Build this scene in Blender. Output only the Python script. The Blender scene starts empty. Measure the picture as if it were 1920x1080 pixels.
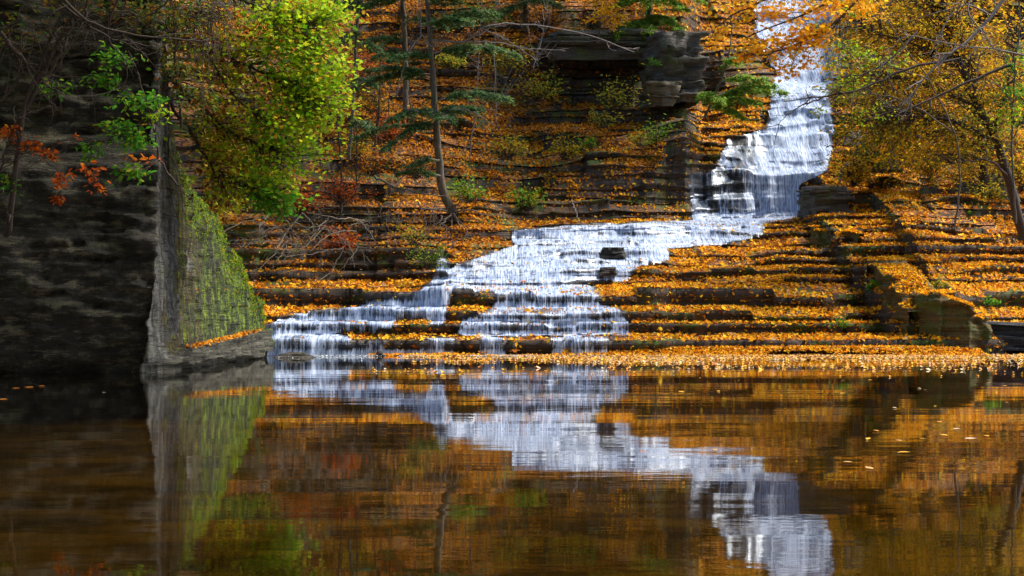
import bpy, math, random
import numpy as np

R = math.radians
rng = np.random.default_rng(11)
random.seed(5)
sc = bpy.context.scene
col = sc.collection
F, HOR, CH = 2667.0, 596.0, 0.8        # focal length in photo pixels, horizon row, camera height


def P(px, py, Y):
    """a point of the place from its bearing, elevation and distance"""
    return np.array([(px - 960) * Y / F, Y, CH + (HOR - py) * Y / F])


# ------------------------------------------------------------------ noise
def _h(ix, iy, iz, seed):
    n = (ix * 374761393 + iy * 668265263 + iz * 2147483647 + seed * 1274126177) & 0xFFFFFFFF
    n = ((n ^ (n >> 13)) * 1274126177) & 0xFFFFFFFF
    n = ((n ^ (n >> 16)) * 2246822519) & 0xFFFFFFFF
    return ((n ^ (n >> 15)) & 0xFFFFFF) / float(0xFFFFFF)


def vn(x, y=0.0, z=0.0, seed=0):
    x, y, z = np.broadcast_arrays(np.asarray(x, float), np.asarray(y, float), np.asarray(z, float))
    fx, fy, fz = np.floor(x), np.floor(y), np.floor(z)
    ix, iy, iz = fx.astype(np.int64), fy.astype(np.int64), fz.astype(np.int64)
    tx, ty, tz = x - fx, y - fy, z - fz
    tx, ty, tz = [t * t * (3 - 2 * t) for t in (tx, ty, tz)]
    r = 0
    for a in (0, 1):
        for b in (0, 1):
            for c in (0, 1):
                w = (tx if a else 1 - tx) * (ty if b else 1 - ty) * (tz if c else 1 - tz)
                r = r + w * _h(ix + a, iy + b, iz + c, seed)
    return r * 2 - 1


def fbm(x, y=0.0, z=0.0, seed=0, o=4):
    r, a, s = 0, 1.0, 0
    for i in range(o):
        r = r + a * vn(np.asarray(x) * 2 ** i, np.asarray(y) * 2 ** i, np.asarray(z) * 2 ** i, seed + i * 7)
        s += a
        a *= 0.5
    return r / s


def sm(t):
    t = np.clip(t, 0, 1)
    return t * t * (3 - 2 * t)


# ------------------------------------------------------------------ mesh plumbing
def mesh_obj(name, verts, faces, mat, parent=None, cols=None, uv=None, attrs=None, smooth=False):
    """faces: (n,k) int array, or a list of such arrays"""
    me = bpy.data.meshes.new(name)
    verts = np.asarray(verts, dtype=np.float32)
    if not isinstance(faces, list):
        faces = [faces]
    faces = [np.asarray(f, dtype=np.int32) for f in faces if len(f)]
    loops = np.concatenate([f.ravel() for f in faces])
    cnt = np.concatenate([np.full(len(f), f.shape[1], dtype=np.int32) for f in faces])
    start = np.concatenate([[0], np.cumsum(cnt)[:-1]]).astype(np.int32)
    me.vertices.add(len(verts))
    me.vertices.foreach_set('co', verts.ravel())
    me.loops.add(len(loops))
    me.loops.foreach_set('vertex_index', loops)
    me.polygons.add(len(cnt))
    me.polygons.foreach_set('loop_start', start)
    me.polygons.foreach_set('loop_total', cnt)
    if smooth:
        me.polygons.foreach_set('use_smooth', np.ones(len(cnt), dtype=bool))
    me.update(calc_edges=True)
    if cols is not None:
        a = me.color_attributes.new('Col', 'FLOAT_COLOR', 'POINT')
        c4 = np.ones((len(verts), 4), dtype=np.float32)
        c4[:, :3] = cols
        a.data.foreach_set('color', c4.ravel())
    if attrs:
        for k, v in attrs.items():
            a = me.attributes.new(k, 'FLOAT', 'POINT')
            a.data.foreach_set('value', np.asarray(v, dtype=np.float32))
    if uv is not None:
        l = me.uv_layers.new(name='UVMap')
        l.data.foreach_set('uv', np.asarray(uv, dtype=np.float32)[loops].ravel())
    me.materials.append(mat)
    o = bpy.data.objects.new(name, me)
    col.objects.link(o)
    if parent is not None:
        o.parent = parent
        o.matrix_parent_inverse = parent.matrix_world.inverted()
    return o


def tag(o, label=None, cat=None, group=None, kind=None):
    if label: o['label'] = label
    if cat: o['category'] = cat
    if group: o['group'] = group
    if kind: o['kind'] = kind
    return o


def empty(name, loc, label, cat, group=None):
    o = bpy.data.objects.new(name, None)
    o.location = [float(v) for v in loc]
    o.empty_display_size = 0.2
    col.objects.link(o)
    bpy.context.view_layer.update()
    return tag(o, label, cat, group)


def grid_faces(nu, nv):
    i = np.arange(nu - 1)[:, None] * nv + np.arange(nv - 1)[None, :]
    i = i.ravel()
    return np.stack([i, i + nv, i + nv + 1, i + 1], 1)


def tubes(lines, sides=5):
    """lines: list of (pts (n,3), radii (n,)) -> verts, quads"""
    V, Fc, base = [], [], 0
    ang = np.linspace(0, 2 * math.pi, sides, endpoint=False)
    ca, sa = np.cos(ang), np.sin(ang)
    for pts, rad in lines:
        pts = np.asarray(pts, float)
        rad = np.asarray(rad, float)
        n = len(pts)
        t = np.gradient(pts, axis=0)
        t /= np.linalg.norm(t, axis=1)[:, None] + 1e-9
        up = np.array([0.31, 0.2, 0.93]) if abs(t[0, 2]) < 0.85 else np.array([0.9, 0.3, 0.1])
        a = np.cross(t, up)
        a /= np.linalg.norm(a, axis=1)[:, None] + 1e-9
        b = np.cross(t, a)
        ring = pts[:, None, :] + rad[:, None, None] * (a[:, None, :] * ca[None, :, None] + b[:, None, :] * sa[None, :, None])
        V.append(ring.reshape(-1, 3))
        i = np.arange(n - 1)[:, None] * sides
        j = np.arange(sides)[None, :]
        j2 = (j + 1) % sides
        f = np.stack([i + j, i + j2, i + sides + j2, i + sides + j], -1).reshape(-1, 4) + base
        Fc.append(f)
        base += n * sides
    return np.concatenate(V), np.concatenate(Fc)


def tube_obj(name, lines, mat, parent=None, sides=5):
    v, f = tubes(lines, sides)
    return mesh_obj(name, v, f, mat, parent, smooth=True)


def curve(pts, n=12, wob=0.0, rg=rng):
    """Catmull-Rom through the points, with a little wander"""
    pts = [np.asarray(p, float) for p in pts]
    p = [2 * pts[0] - pts[1]] + pts + [2 * pts[-1] - pts[-2]]
    out = []
    m = max(2, n // (len(pts) - 1))
    for i in range(1, len(p) - 2):
        for t in np.linspace(0, 1, m, endpoint=False):
            a, b, c, d = p[i - 1], p[i], p[i + 1], p[i + 2]
            out.append(0.5 * (2 * b + (c - a) * t + (2 * a - 5 * b + 4 * c - d) * t * t + (3 * b - a - 3 * c + d) * t ** 3))
    out.append(p[-2])
    out = np.array(out)
    if wob:
        out[1:-1] += rg.normal(0, wob, (len(out) - 2, 3))
    return out


# leaf outlines: (verts, faces), length about 1, lying in xy with z as the fold
OVAL = (np.array([[0, -.5, 0], [.24, -.12, .07], [.2, .22, .06], [0, .5, -.04], [-.2, .22, .06], [-.24, -.12, .07]]),
        np.array([[0, 1, 2, 3], [0, 3, 4, 5]]))
_m = [(0, -.45), (.16, -.3), (.46, -.28), (.3, -.06), (.5, .2), (.2, .14), (.0, .55), (-.2, .14), (-.5, .2), (-.3, -.06), (-.46, -.28), (-.16, -.3)]
MAPLE = (np.array([[0, -.1, 0]] + [[a, b, .14 * (abs(a) + max(0, b) * .6) - .02] for a, b in _m]),
         np.array([[0, i + 1, (i + 1) % 12 + 1] for i in range(12)]))
NEEDLE = (np.array([[0, -.5, 0], [.09, -.1, 0], [0, .5, -.05], [-.09, -.1, 0]]), np.array([[0, 1, 2, 3]]))
FLAT = (OVAL[0] * np.array([1, 1, .25]), OVAL[1])
CURL = (np.array([[0, -.5, .1], [.26, -.1, .02], [.2, .25, .1], [0, .5, .22], [-.22, .2, -.02], [-.26, -.15, .12], [0, 0, -.05]]),
        np.array([[6, 0, 1], [6, 1, 2], [6, 2, 3], [6, 3, 4], [6, 4, 5], [6, 5, 0]]))


def leaves_geo(cen, nrm, size, colr, shape, heading=None, rg=rng):
    n = len(cen)
    nrm = nrm / (np.linalg.norm(nrm, axis=1)[:, None] + 1e-9)
    if heading is None:
        heading = rg.normal(size=(n, 3))
    t = heading - nrm * np.sum(heading * nrm, 1)[:, None]
    t /= np.linalg.norm(t, axis=1)[:, None] + 1e-9
    s = np.cross(t, nrm)
    sv, sf = shape
    size = np.broadcast_to(size, (n,))
    wide = rg.uniform(.75, 1.15, n)
    v = cen[:, None, :] + size[:, None, None] * (
        sv[None, :, 0:1] * s[:, None, :] * wide[:, None, None] + sv[None, :, 1:2] * t[:, None, :]
        + sv[None, :, 2:3] * nrm[:, None, :] * rg.uniform(.3, 2.2, n)[:, None, None])
    k = len(sv)
    f = sf[None] + (np.arange(n) * k)[:, None, None]
    c = np.repeat(colr, k, axis=0)
    return v.reshape(-1, 3), f.reshape(-1, sf.shape[1]), c


def leaf_obj(name, cen, nrm, size, colr, shape, mat, parent=None, heading=None):
    v, f, c = leaves_geo(cen, nrm, size, colr, shape, heading)
    return mesh_obj(name, v, f, mat, parent, cols=c)


def pick(palette, n, rg=rng, jitter=.18):
    """palette: list of (weight, rgb)"""
    w = np.array([p[0] for p in palette], float)
    i = rg.choice(len(palette), n, p=w / w.sum())
    c = np.array([p[1] for p in palette])[i]
    return c * rg.uniform(1 - jitter, 1 + jitter, (n, 1)) * rg.uniform(.92, 1.08, (n, 3))


# ------------------------------------------------------------------ materials
def newmat(name):
    m = bpy.data.materials.new(name)
    m.use_nodes = True
    nt = m.node_tree
    nt.nodes.clear()
    out = nt.nodes.new('ShaderNodeOutputMaterial')
    return m, nt, out


class N:
    def __init__(s, nt): s.nt = nt
    def node(s, t, ins=None, **kw):
        n = s.nt.nodes.new(t)
        for k, v in kw.items(): setattr(n, k, v)
        for k, v in (ins or {}).items():
            if hasattr(v, 'is_output') or isinstance(v, bpy.types.NodeSocket): s.nt.links.new(v, n.inputs[k])
            else: n.inputs[k].default_value = v
        return n
    def noise(s, vec, scale, detail=4, rough=.6, dist=0.0):
        return s.node('ShaderNodeTexNoise', {'Vector': vec, 'Scale': scale, 'Detail': detail, 'Roughness': rough, 'Distortion': dist}).outputs['Fac']
    def mapping(s, vec, sc_=(1, 1, 1), loc=(0, 0, 0)):
        return s.node('ShaderNodeMapping', {'Vector': vec, 'Scale': sc_, 'Location': loc}).outputs[0]
    def ramp(s, fac, stops, interp='LINEAR'):
        n = s.nt.nodes.new('ShaderNodeValToRGB')
        n.color_ramp.interpolation = interp
        el = n.color_ramp.elements
        while len(el) < len(stops): el.new(0.5)
        for e, (p, c) in zip(el, stops):
            e.position = p
            e.color = (*c, 1) if len(c) == 3 else c
        s.nt.links.new(fac, n.inputs[0])
        return n.outputs[0]
    def mix(s, fac, a, b, mode='MIX'):
        n = s.nt.nodes.new('ShaderNodeMix')
        n.data_type = 'RGBA'
        n.blend_type = mode
        for k, v in ((0, fac), (6, a), (7, b)):
            if isinstance(v, bpy.types.NodeSocket): s.nt.links.new(v, n.inputs[k])
            else: n.inputs[k].default_value = v if k == 0 else (*v, 1)
        return n.outputs[2]
    def math(s, op, a, b=0.0, c=0.0, clamp=False):
        n = s.nt.nodes.new('ShaderNodeMath')
        n.operation = op
        n.use_clamp = clamp
        for k, v in ((0, a), (1, b), (2, c)):
            if isinstance(v, bpy.types.NodeSocket): s.nt.links.new(v, n.inputs[k])
            else: n.inputs[k].default_value = v
        return n.outputs[0]
    def mrange(s, v, a, b, c=0.0, d=1.0):
        return s.node('ShaderNodeMapRange', {'Value': v, 'From Min': a, 'From Max': b, 'To Min': c, 'To Max': d}, interpolation_type='SMOOTHSTEP').outputs[0]
    def link(s, a, b): s.nt.links.new(a, b)


def leaf_mat(name, trans=.35, rough=.65, spec=.12):
    m, nt, out = newmat(name)
    g = N(nt)
    c = g.node('ShaderNodeAttribute', attribute_name='Col').outputs['Color']
    p = g.node('ShaderNodeBsdfPrincipled', {'Base Color': c, 'Roughness': rough, 'Specular IOR Level': spec})
    t = g.node('ShaderNodeBsdfTranslucent', {'Color': g.mix(.25, c, (1, .9, .2), 'MULTIPLY')})
    mx = g.node('ShaderNodeMixShader', {0: trans, 1: p.outputs[0], 2: t.outputs[0]})
    g.link(mx.outputs[0], out.inputs[0])
    return m


def bark_mat(name, a, b, moss=0.0):
    m, nt, out = newmat(name)
    g = N(nt)
    co = g.node('ShaderNodeTexCoord').outputs['Object']
    n1 = g.noise(g.mapping(co, (9, 9, 2.5)), 3, 5)
    n2 = g.noise(co, 2.2, 3)
    c = g.ramp(n1, [(.3, a), (.7, b)])
    if moss:
        c = g.mix(g.mrange(n2, .5, .65, 0, moss), c, (.05, .075, .012))
    p = g.node('ShaderNodeBsdfPrincipled', {'Base Color': c, 'Roughness': .85})
    bp = g.node('ShaderNodeBump', {'Height': n1, 'Strength': .5, 'Distance': .01})
    g.link(bp.outputs[0], p.inputs['Normal'])
    g.link(p.outputs[0], out.inputs[0])
    return m


def rock_nodes(g, co, nz, dark=1.0):
    """strata of brown-grey shale"""
    s1 = g.noise(g.mapping(co, (.35, .35, 9)), 2.0, 5, .65)
    s2 = g.noise(g.mapping(co, (1.2, 1.2, 22)), 2.3, 4, .7)
    s3 = g.noise(co, 1.3, 4)
    c = g.ramp(s1, [(.25, (.02 * dark, .014 * dark, .010 * dark)), (.45, (.06 * dark, .042 * dark, .028 * dark)), (.6, (.10 * dark, .078 * dark, .058 * dark)),
                    (.8, (.17 * dark, .145 * dark, .12 * dark))])
    c = g.mix(g.mrange(s2, .35, .6), g.mix(.5, c, (.25, .22, .2), 'MULTIPLY'), c)
    for ax in ((2.2, .3, .12), (.3, 2.2, .12)):
        cr = g.noise(g.mapping(co, ax), 1.6, 2, .4)
        c = g.mix(g.mrange(g.math('ABSOLUTE', g.math('SUBTRACT', cr, .5)), .006, .016, .85, 0), c, (.006, .004, .003))
    return c, s1, s2, s3


def m_terrain():
    m, nt, out = newmat('layered_shale_with_leaf_litter')
    g = N(nt)
    geo = g.node('ShaderNodeNewGeometry')
    co = geo.outputs['Position']
    nz = g.node('ShaderNodeSeparateXYZ', {0: geo.outputs['True Normal']}).outputs[2]
    pos = g.node('ShaderNodeSeparateXYZ', {0: co})
    rock, s1, s2, s3 = rock_nodes(g, co, nz)
    # moss and rust staining with their own shapes
    mossn = g.noise(g.mapping(co, (1, 1, 1.6)), .9, 5, .6)
    mossf = g.noise(co, 22, 3)
    mossc = g.ramp(mossf, [(.3, (.02, .036, .004)), (.6, (.08, .12, .008)), (.8, (.19, .22, .014))])
    dry = g.mrange(g.node('ShaderNodeAttribute', attribute_name='wet').outputs['Fac'], .1, .5, 1, 0)
    mf = g.math('MULTIPLY', g.mrange(mossn, .52, .62), dry)
    rock = g.mix(mf, rock, mossc)
    rust = g.mrange(g.noise(g.mapping(co, (3, 3, .4), (7, 2, 1)), 1.1, 4), .55, .68, 0, .75)
    rock = g.mix(g.math('MULTIPLY', rust, dry), rock, (.16, .075, .014))
    # litter
    vo = g.node('ShaderNodeTexVoronoi', {'Vector': g.mapping(co, (1, 1, 2)), 'Scale': 15.0, 'Randomness': 1.0})
    lf = g.node('ShaderNodeSeparateColor', {0: vo.outputs['Color']})
    lc = g.ramp(lf.outputs[0], [(0, (.04, .014, .004)), (.3, (.14, .045, .008)), (.55, (.36, .12, .010)), (.8, (.52, .20, .012)), (1, (.6, .3, .03))], 'CONSTANT')
    patch = g.noise(co, .8, 5, .65)
    soil = g.mix(g.mrange(patch, .40, .5), (.03, .018, .009), lc)
    soil = g.mix(g.mrange(g.noise(g.mapping(co, (1, 1, 1), (3, 9, 4)), .9, 5), .52, .60, 0, .9), soil, mossc)
    soil = g.mix(g.node('ShaderNodeAttribute', attribute_name='bare').outputs['Fac'], soil, g.mix(.25, rock, soil))
    soil = g.mix(dry, (.035, .026, .02), soil)
    up = g.mrange(nz, .35, .7)
    c = g.mix(up, rock, soil)
    rough = g.math('MULTIPLY_ADD', dry, .45, .4)
    p = g.node('ShaderNodeBsdfPrincipled', {'Base Color': c, 'Roughness': rough})
    h = g.math('ADD', g.math('MULTIPLY', s1, .5), g.math('ADD', s2, g.math('MULTIPLY', g.math('MULTIPLY', lf.outputs[1], up), .5)))
    bp = g.node('ShaderNodeBump', {'Height': h, 'Strength': .9, 'Distance': .06})
    g.link(bp.outputs[0], p.inputs['Normal'])
    g.link(p.outputs[0], out.inputs[0])
    return m


def m_cliff():
    m, nt, out = newmat('mossy_cliff_rock')
    g = N(nt)
    geo = g.node('ShaderNodeNewGeometry')
    co = geo.outputs['Position']
    at = g.node('ShaderNodeAttribute', attribute_name='side').outputs['Fac']      # 0 on the front face, 1..2 along the side face
    rel = g.node('ShaderNodeAttribute', attribute_name='rim').outputs['Fac']
    s1 = g.noise(g.mapping(co, (.9, .9, 4.2)), 2.2, 9, .72)
    s2 = g.noise(g.mapping(co, (1.3, 1.3, 10)), 2.6, 7, .72)
    blot = g.noise(g.mapping(co, (1.6, 1.6, 4.5)), 1.7, 9, .8)
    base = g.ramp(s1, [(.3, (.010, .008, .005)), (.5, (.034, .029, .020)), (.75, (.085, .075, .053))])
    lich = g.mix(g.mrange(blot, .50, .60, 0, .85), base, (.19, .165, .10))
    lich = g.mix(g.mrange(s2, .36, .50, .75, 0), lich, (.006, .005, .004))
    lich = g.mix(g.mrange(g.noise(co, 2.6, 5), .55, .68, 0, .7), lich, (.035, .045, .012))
    # side face: vertical drip lines, grey near the corner, ochre, then moss
    dr = g.noise(g.mapping(co, (9, 9, .55)), 1.4, 5, .62, .3)
    dr2 = g.noise(g.mapping(co, (16, 16, .8)), 1.7, 4, .62, .3)
    grey = g.ramp(dr, [(.33, (.022, .02, .018)), (.5, (.12, .115, .105)), (.68, (.27, .255, .235))])
    och = g.ramp(dr2, [(.36, (.014, .009, .002)), (.5, (.085, .052, .008)), (.68, (.24, .12, .018))])
    mof = g.noise(g.mapping(co, (3, 3, 1.0)), 3.2, 6, .7)
    moss = g.ramp(mof, [(.38, (.008, .014, .001)), (.50, (.060, .105, .003)), (.64, (.26, .36, .008))])
    wob = g.math('MULTIPLY_ADD', g.math('SUBTRACT', g.noise(g.mapping(co, (1, 1, 1.0), (5, 1, 2)), 1.5, 5, .7), .5), .9, at)
    sc1 = g.mix(g.mrange(wob, 1.12, 1.2), grey, och)
    mw = g.math('ADD', wob, g.math('MULTIPLY', g.math('SUBTRACT', dr2, .5), 1.9))
    sc2 = g.mix(g.mrange(mw, 1.17, 1.5), sc1, moss)
    dk = g.mrange(g.noise(g.mapping(co, (1.6, 1.6, 2.2), (4, 7, 1)), 1.5, 7, .72), .42, .52, .45, 1)
    sc2 = g.mix(1.0, sc2, g.node('ShaderNodeCombineColor', {0: dk, 1: dk, 2: dk}).outputs[0], 'MULTIPLY')
    cracks = g.mrange(g.noise(g.mapping(co, (.8, .8, 9)), 2.4, 5, .6), .36, .44, .15, 1)
    sc2 = g.mix(1.0, sc2, g.node('ShaderNodeCombineColor', {0: cracks, 1: cracks, 2: cracks}).outputs[0], 'MULTIPLY')
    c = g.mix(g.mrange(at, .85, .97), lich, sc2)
    lowc = g.ramp(g.noise(g.mapping(co, (.6, .6, 14)), 1.5, 4), [(.38, (.02, .018, .012)), (.52, (.08, .078, .055)), (.66, (.16, .15, .11))])
    low = g.node('ShaderNodeAttribute', attribute_name='plinth').outputs['Fac']
    c = g.mix(low, c, lowc)
    p = g.node('ShaderNodeBsdfPrincipled', {'Base Color': c, 'Roughness': .8})
    h = g.math('ADD', g.math('ADD', s1, s2), g.math('MULTIPLY', dr, .8))
    bp = g.node('ShaderNodeBump', {'Height': h, 'Strength': 1.0, 'Distance': .13})
    g.link(bp.outputs[0], p.inputs['Normal'])
    g.link(p.outputs[0], out.inputs[0])
    return m


def m_rock(name, a, b, moss):
    m, nt, out = newmat(name)
    g = N(nt)
    co = g.node('ShaderNodeNewGeometry').outputs['Position']
    s1 = g.noise(g.mapping(co, (.6, .6, 12)), 2, 5, .65)
    blot = g.noise(co, 2.2, 5)
    c = g.ramp(s1, [(.3, a), (.7, b)])
    c = g.mix(g.mrange(blot, .50, .62, 0, moss), c, (.085, .115, .010))
    p = g.node('ShaderNodeBsdfPrincipled', {'Base Color': c, 'Roughness': .75})
    bp = g.node('ShaderNodeBump', {'Height': g.math('ADD', s1, g.noise(co, 9, 6)), 'Strength': 1.0, 'Distance': .09})
    g.link(bp.outputs[0], p.inputs['Normal'])
    g.link(p.outputs[0], out.inputs[0])
    return m


def m_fall():
    m, nt, out = newmat('white_falling_water')
    g = N(nt)
    uv = g.node('ShaderNodeUVMap', uv_map='UVMap').outputs[0]
    wh = g.node('ShaderNodeAttribute', attribute_name='white').outputs['Fac']
    st = g.noise(g.mapping(uv, (14, .42, 1)), 1.0, 5, .68, .35)
    st2 = g.noise(g.mapping(uv, (36, 1.3, 1)), 1.0, 4, .7, .3)
    cl = g.noise(g.mapping(uv, (1.5, .9, 1)), 1.0, 4, .6)
    fl = g.noise(g.mapping(uv, (16, 4.5, 1)), 1.0, 4, .75)
    n = g.math('ADD', g.math('MULTIPLY', st, .48), g.math('ADD', g.math('MULTIPLY', st2, .25), g.math('ADD', g.math('MULTIPLY', cl, .30), g.math('MULTIPLY', fl, .26))))
    t = g.math('SUBTRACT', .985, g.math('MULTIPLY', wh, .62))
    a = g.mrange(g.math('SUBTRACT', n, t), -.07, .10)
    tone = g.ramp(g.math('ADD', g.math('MULTIPLY', st2, .6), g.math('MULTIPLY', fl, .4)), [(.36, (.08, .13, .24)), (.46, (.26, .36, .58)), (.57, (.72, .80, .96))])
    d = g.node('ShaderNodeBsdfPrincipled', {'Base Color': tone, 'Roughness': .6, 'IOR': 1.33, 'Specular IOR Level': .25})
    tl = g.node('ShaderNodeBsdfTranslucent', {'Color': g.mix(.2, tone, (.8, .9, 1))})
    w = g.node('ShaderNodeMixShader', {0: .3, 1: d.outputs[0], 2: tl.outputs[0]})
    bp = g.node('ShaderNodeBump', {'Height': n, 'Strength': .8, 'Distance': .05})
    g.link(bp.outputs[0], d.inputs['Normal'])
    # clear film between the white threads
    tr = g.node('ShaderNodeBsdfTransparent', {'Color': (.8, .84, .9, 1)})
    gl = g.node('ShaderNodeBsdfGlossy', {'Color': (.8, .88, 1, 1), 'Roughness': .35, 'Normal': bp.outputs[0]})
    fr = g.node('ShaderNodeFresnel', {'IOR': 1.33, 'Normal': bp.outputs[0]}).outputs[0]
    film = g.node('ShaderNodeMixShader', {0: g.math('MULTIPLY', fr, .3), 1: tr.outputs[0], 2: gl.outputs[0]})
    mx = g.node('ShaderNodeMixShader', {0: a, 1: film.outputs[0], 2: w.outputs[0]})
    g.link(mx.outputs[0], out.inputs[0])
    return m


def m_pool():
    m, nt, out = newmat('still_brown_pool_water')
    g = N(nt)
    co = g.node('ShaderNodeNewGeometry').outputs['Position']
    w1 = g.noise(g.mapping(co, (.35, 1.6, 1)), .9, 3, .5)
    w2 = g.noise(g.mapping(co, (1.2, 3.5, 1), (3, 1, 0)), 2.2, 3, .55)
    amp = g.mrange(g.noise(g.mapping(co, (.3, .8, 1), (9, 4, 0)), .5, 3), .42, .62, .35, .85)
    h = g.math('MULTIPLY', g.math('ADD', w1, g.math('MULTIPLY', w2, .22)), amp)
    bp = g.node('ShaderNodeBump', {'Height': h, 'Strength': 1.0, 'Distance': .0032})
    tr = g.node('ShaderNodeBsdfTransparent', {'Color': (.46, .36, .13, 1)})
    gl = g.node('ShaderNodeBsdfGlossy', {'Color': (1, 1, 1, 1), 'Roughness': .02, 'Normal': bp.outputs[0]})
    fr = g.node('ShaderNodeFresnel', {'IOR': 1.62, 'Normal': bp.outputs[0]}).outputs[0]
    mx = g.node('ShaderNodeMixShader', {0: fr, 1: tr.outputs[0], 2: gl.outputs[0]})
    g.link(mx.outputs[0], out.inputs[0])
    return m


def m_bed():
    m, nt, out = newmat('silty_stone_pool_bed')
    g = N(nt)
    co = g.node('ShaderNodeNewGeometry').outputs['Position']
    n1 = g.noise(g.mapping(co, (.5, 1.2, 1)), 1.2, 5, .6)
    vo = g.node('ShaderNodeTexVoronoi', {'Vector': co, 'Scale': 2.6}).outputs['Distance']
    c = g.ramp(n1, [(.32, (.016, .012, .004)), (.5, (.075, .054, .012)), (.68, (.22, .165, .04))])
    c = g.mix(g.mrange(vo, .2, .6), g.mix(.3, c, (.2, .17, .12)), c)
    p = g.node('ShaderNodeBsdfPrincipled', {'Base Color': c, 'Roughness': .9})
    g.link(p.outputs[0], out.inputs[0])
    return m


M = dict(
    terrain=m_terrain(), cliff=m_cliff(), fall=m_fall(), pool=m_pool(), bed=m_bed(),
    leaf=leaf_mat('autumn_foliage', .55), litter=leaf_mat('fallen_leaves', .22, .8, .06), floatl=leaf_mat('wet_floating_leaves', .1, .6, .2),
    needle=leaf_mat('hemlock_needles', .25, .6, .2),
    bark=bark_mat('brown_bark', (.05, .038, .025), (.17, .135, .10), .5),
    grey=bark_mat('pale_dead_wood', (.10, .08, .07), (.27, .23, .21)),
    darkb=bark_mat('dark_twig_bark', (.022, .014, .010), (.07, .045, .034)),
    rock=m_rock('grey_shale', (.03, .026, .02), (.16, .14, .115), .5),
    wetrock=m_rock('dark_wet_rock', (.012, .009, .007), (.06, .045, .035), .1),
    blackrock=m_rock('blue_black_shale', (.012, .013, .016), (.075, .08, .09), .0),
    ochre=m_rock('mossy_ochre_rock', (.035, .024, .007), (.22, .14, .028), .85),
    tan=m_rock('tan_shale', (.10, .075, .045), (.30, .24, .16), .5),
)

# ------------------------------------------------------------------ terrain
COLS = {
    -400: [(667, 30), (560, 31), (430, 33), (300, 36), (0, 42)],
    300: [(667, 30), (560, 31.3), (440, 33.3), (300, 37), (0, 43)],
    480: [(667, 30), (625, 30.3), (600, 30.9), (540, 32.2), (475, 33.0), (420, 33.5), (395, 35), (200, 40), (0, 45)],
    650: [(667, 30), (640, 30.2), (620, 30.6), (590, 31.5), (545, 32.9), (522, 33.9), (478, 34.1), (420, 35.5), (300, 38.5), (150, 43), (0, 48)],
    760: [(667, 30), (640, 30.2), (620, 30.5), (585, 31.3), (550, 32.6), (520, 33.9), (480, 34.1), (420, 35.8), (300, 38.8), (180, 42.5), (0, 48)],
    850: [(667, 30), (638, 30.1), (630, 30.7), (590, 30.9), (575, 31.6), (547, 31.7), (538, 32.4), (480, 34.5), (430, 36), (395, 37), (300, 39.5), (200, 42), (100, 45), (0, 48)],
    1000: [(667, 30), (638, 30.1), (630, 30.7), (590, 30.9), (575, 31.6), (547, 31.7), (538, 32.4), (480, 34.6), (430, 37), (415, 38.5), (372, 38.8), (350, 39.6), (250, 42), (195, 43.5), (100, 45), (60, 46), (0, 48)],
    1060: [(667, 30), (638, 30.1), (630, 30.7), (590, 30.9), (575, 31.6), (547, 31.7), (538, 32.4), (480, 34.6), (430, 37), (415, 38.8), (372, 39), (300, 40.3), (195, 43.4), (185, 44.4), (130, 44.5), (118, 43.9), (75, 44.0), (60, 45), (0, 47.5)],
    1200: [(667, 30), (638, 30.1), (630, 30.7), (590, 31.0), (575, 31.6), (547, 31.8), (538, 32.6), (480, 34.8), (430, 37.2), (415, 38.9), (372, 39.1), (300, 40.3), (200, 43.2), (190, 44.4), (75, 44.8), (60, 45.4), (0, 47.5)],
    1280: [(667, 30), (600, 31.3), (500, 34.3), (430, 37.5), (414, 39.0), (340, 39.4), (250, 40.2), (200, 42.6), (185, 44.6), (75, 45.2), (40, 46), (0, 48)],
    1320: [(667, 30), (600, 31.3), (500, 34.3), (430, 37.5), (414, 39.2), (335, 39.8), (290, 41.2), (215, 43.5), (190, 47), (80, 48.5), (0, 53)],
    1420: [(667, 30), (600, 31.3), (500, 34.3), (430, 37.5), (412, 39.2), (322, 39.8), (312, 40.6), (230, 42), (195, 43.5), (110, 48), (0, 54)],
    1500: [(667, 30), (600, 31.4), (500, 34.3), (430, 37.0), (410, 38.9), (402, 39.2), (325, 40), (180, 43.8), (150, 47), (0, 54)],
    1550: [(667, 30), (600, 31.4), (500, 34.3), (430, 36.6), (400, 37.6), (345, 38.3), (325, 39.6), (180, 43.8), (150, 47), (0, 54)],
    1600: [(667, 30), (600, 31.6), (540, 33.2), (480, 35.2), (400, 37.8), (330, 39.2), (250, 41), (200, 42), (100, 45), (0, 49)],
    1700: [(667, 30), (640, 30.9), (600, 31.9), (500, 34.6), (400, 37.3), (320, 39), (200, 42.5), (0, 48)],
    1800: [(667, 30), (640, 31.2), (610, 32.6), (500, 35.3), (400, 37.5), (380, 38.6), (345, 38.8), (200, 42.5), (0, 48)],
    1920: [(661, 32.4), (625, 33), (600, 33.4), (500, 35.8), (400, 37.6), (380, 38.2), (350, 38.5), (200, 42), (0, 47)],
    2400: [(661, 32.4), (600, 33.4), (500, 35), (300, 39), (0, 45)],
}
cpx = np.array(sorted(COLS))
ygrid = np.arange(28.0, 95.0, .05)
czs = []
for c in cpx:
    L = COLS[c]
    Y = np.array([l[1] for l in L], float)
    Z = np.array([CH + (HOR - l[0]) * l[1] / F for l in L])
    Z[0] = 0.0
    Y = np.concatenate([[28.0, Y[0] - .25], Y, [Y[-1] + 12, 95]])
    Z = np.concatenate([[-1.0, -.6], Z, [Z[-1] + 8, Z[-1] + 22]])
    czs.append(np.interp(ygrid, Y, Z))
czs = np.array(czs)
XS = np.arange(-22, 26, .055)
NX = len(XS)
X2, Y2 = np.meshgrid(XS, ygrid, indexing='ij')
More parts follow.
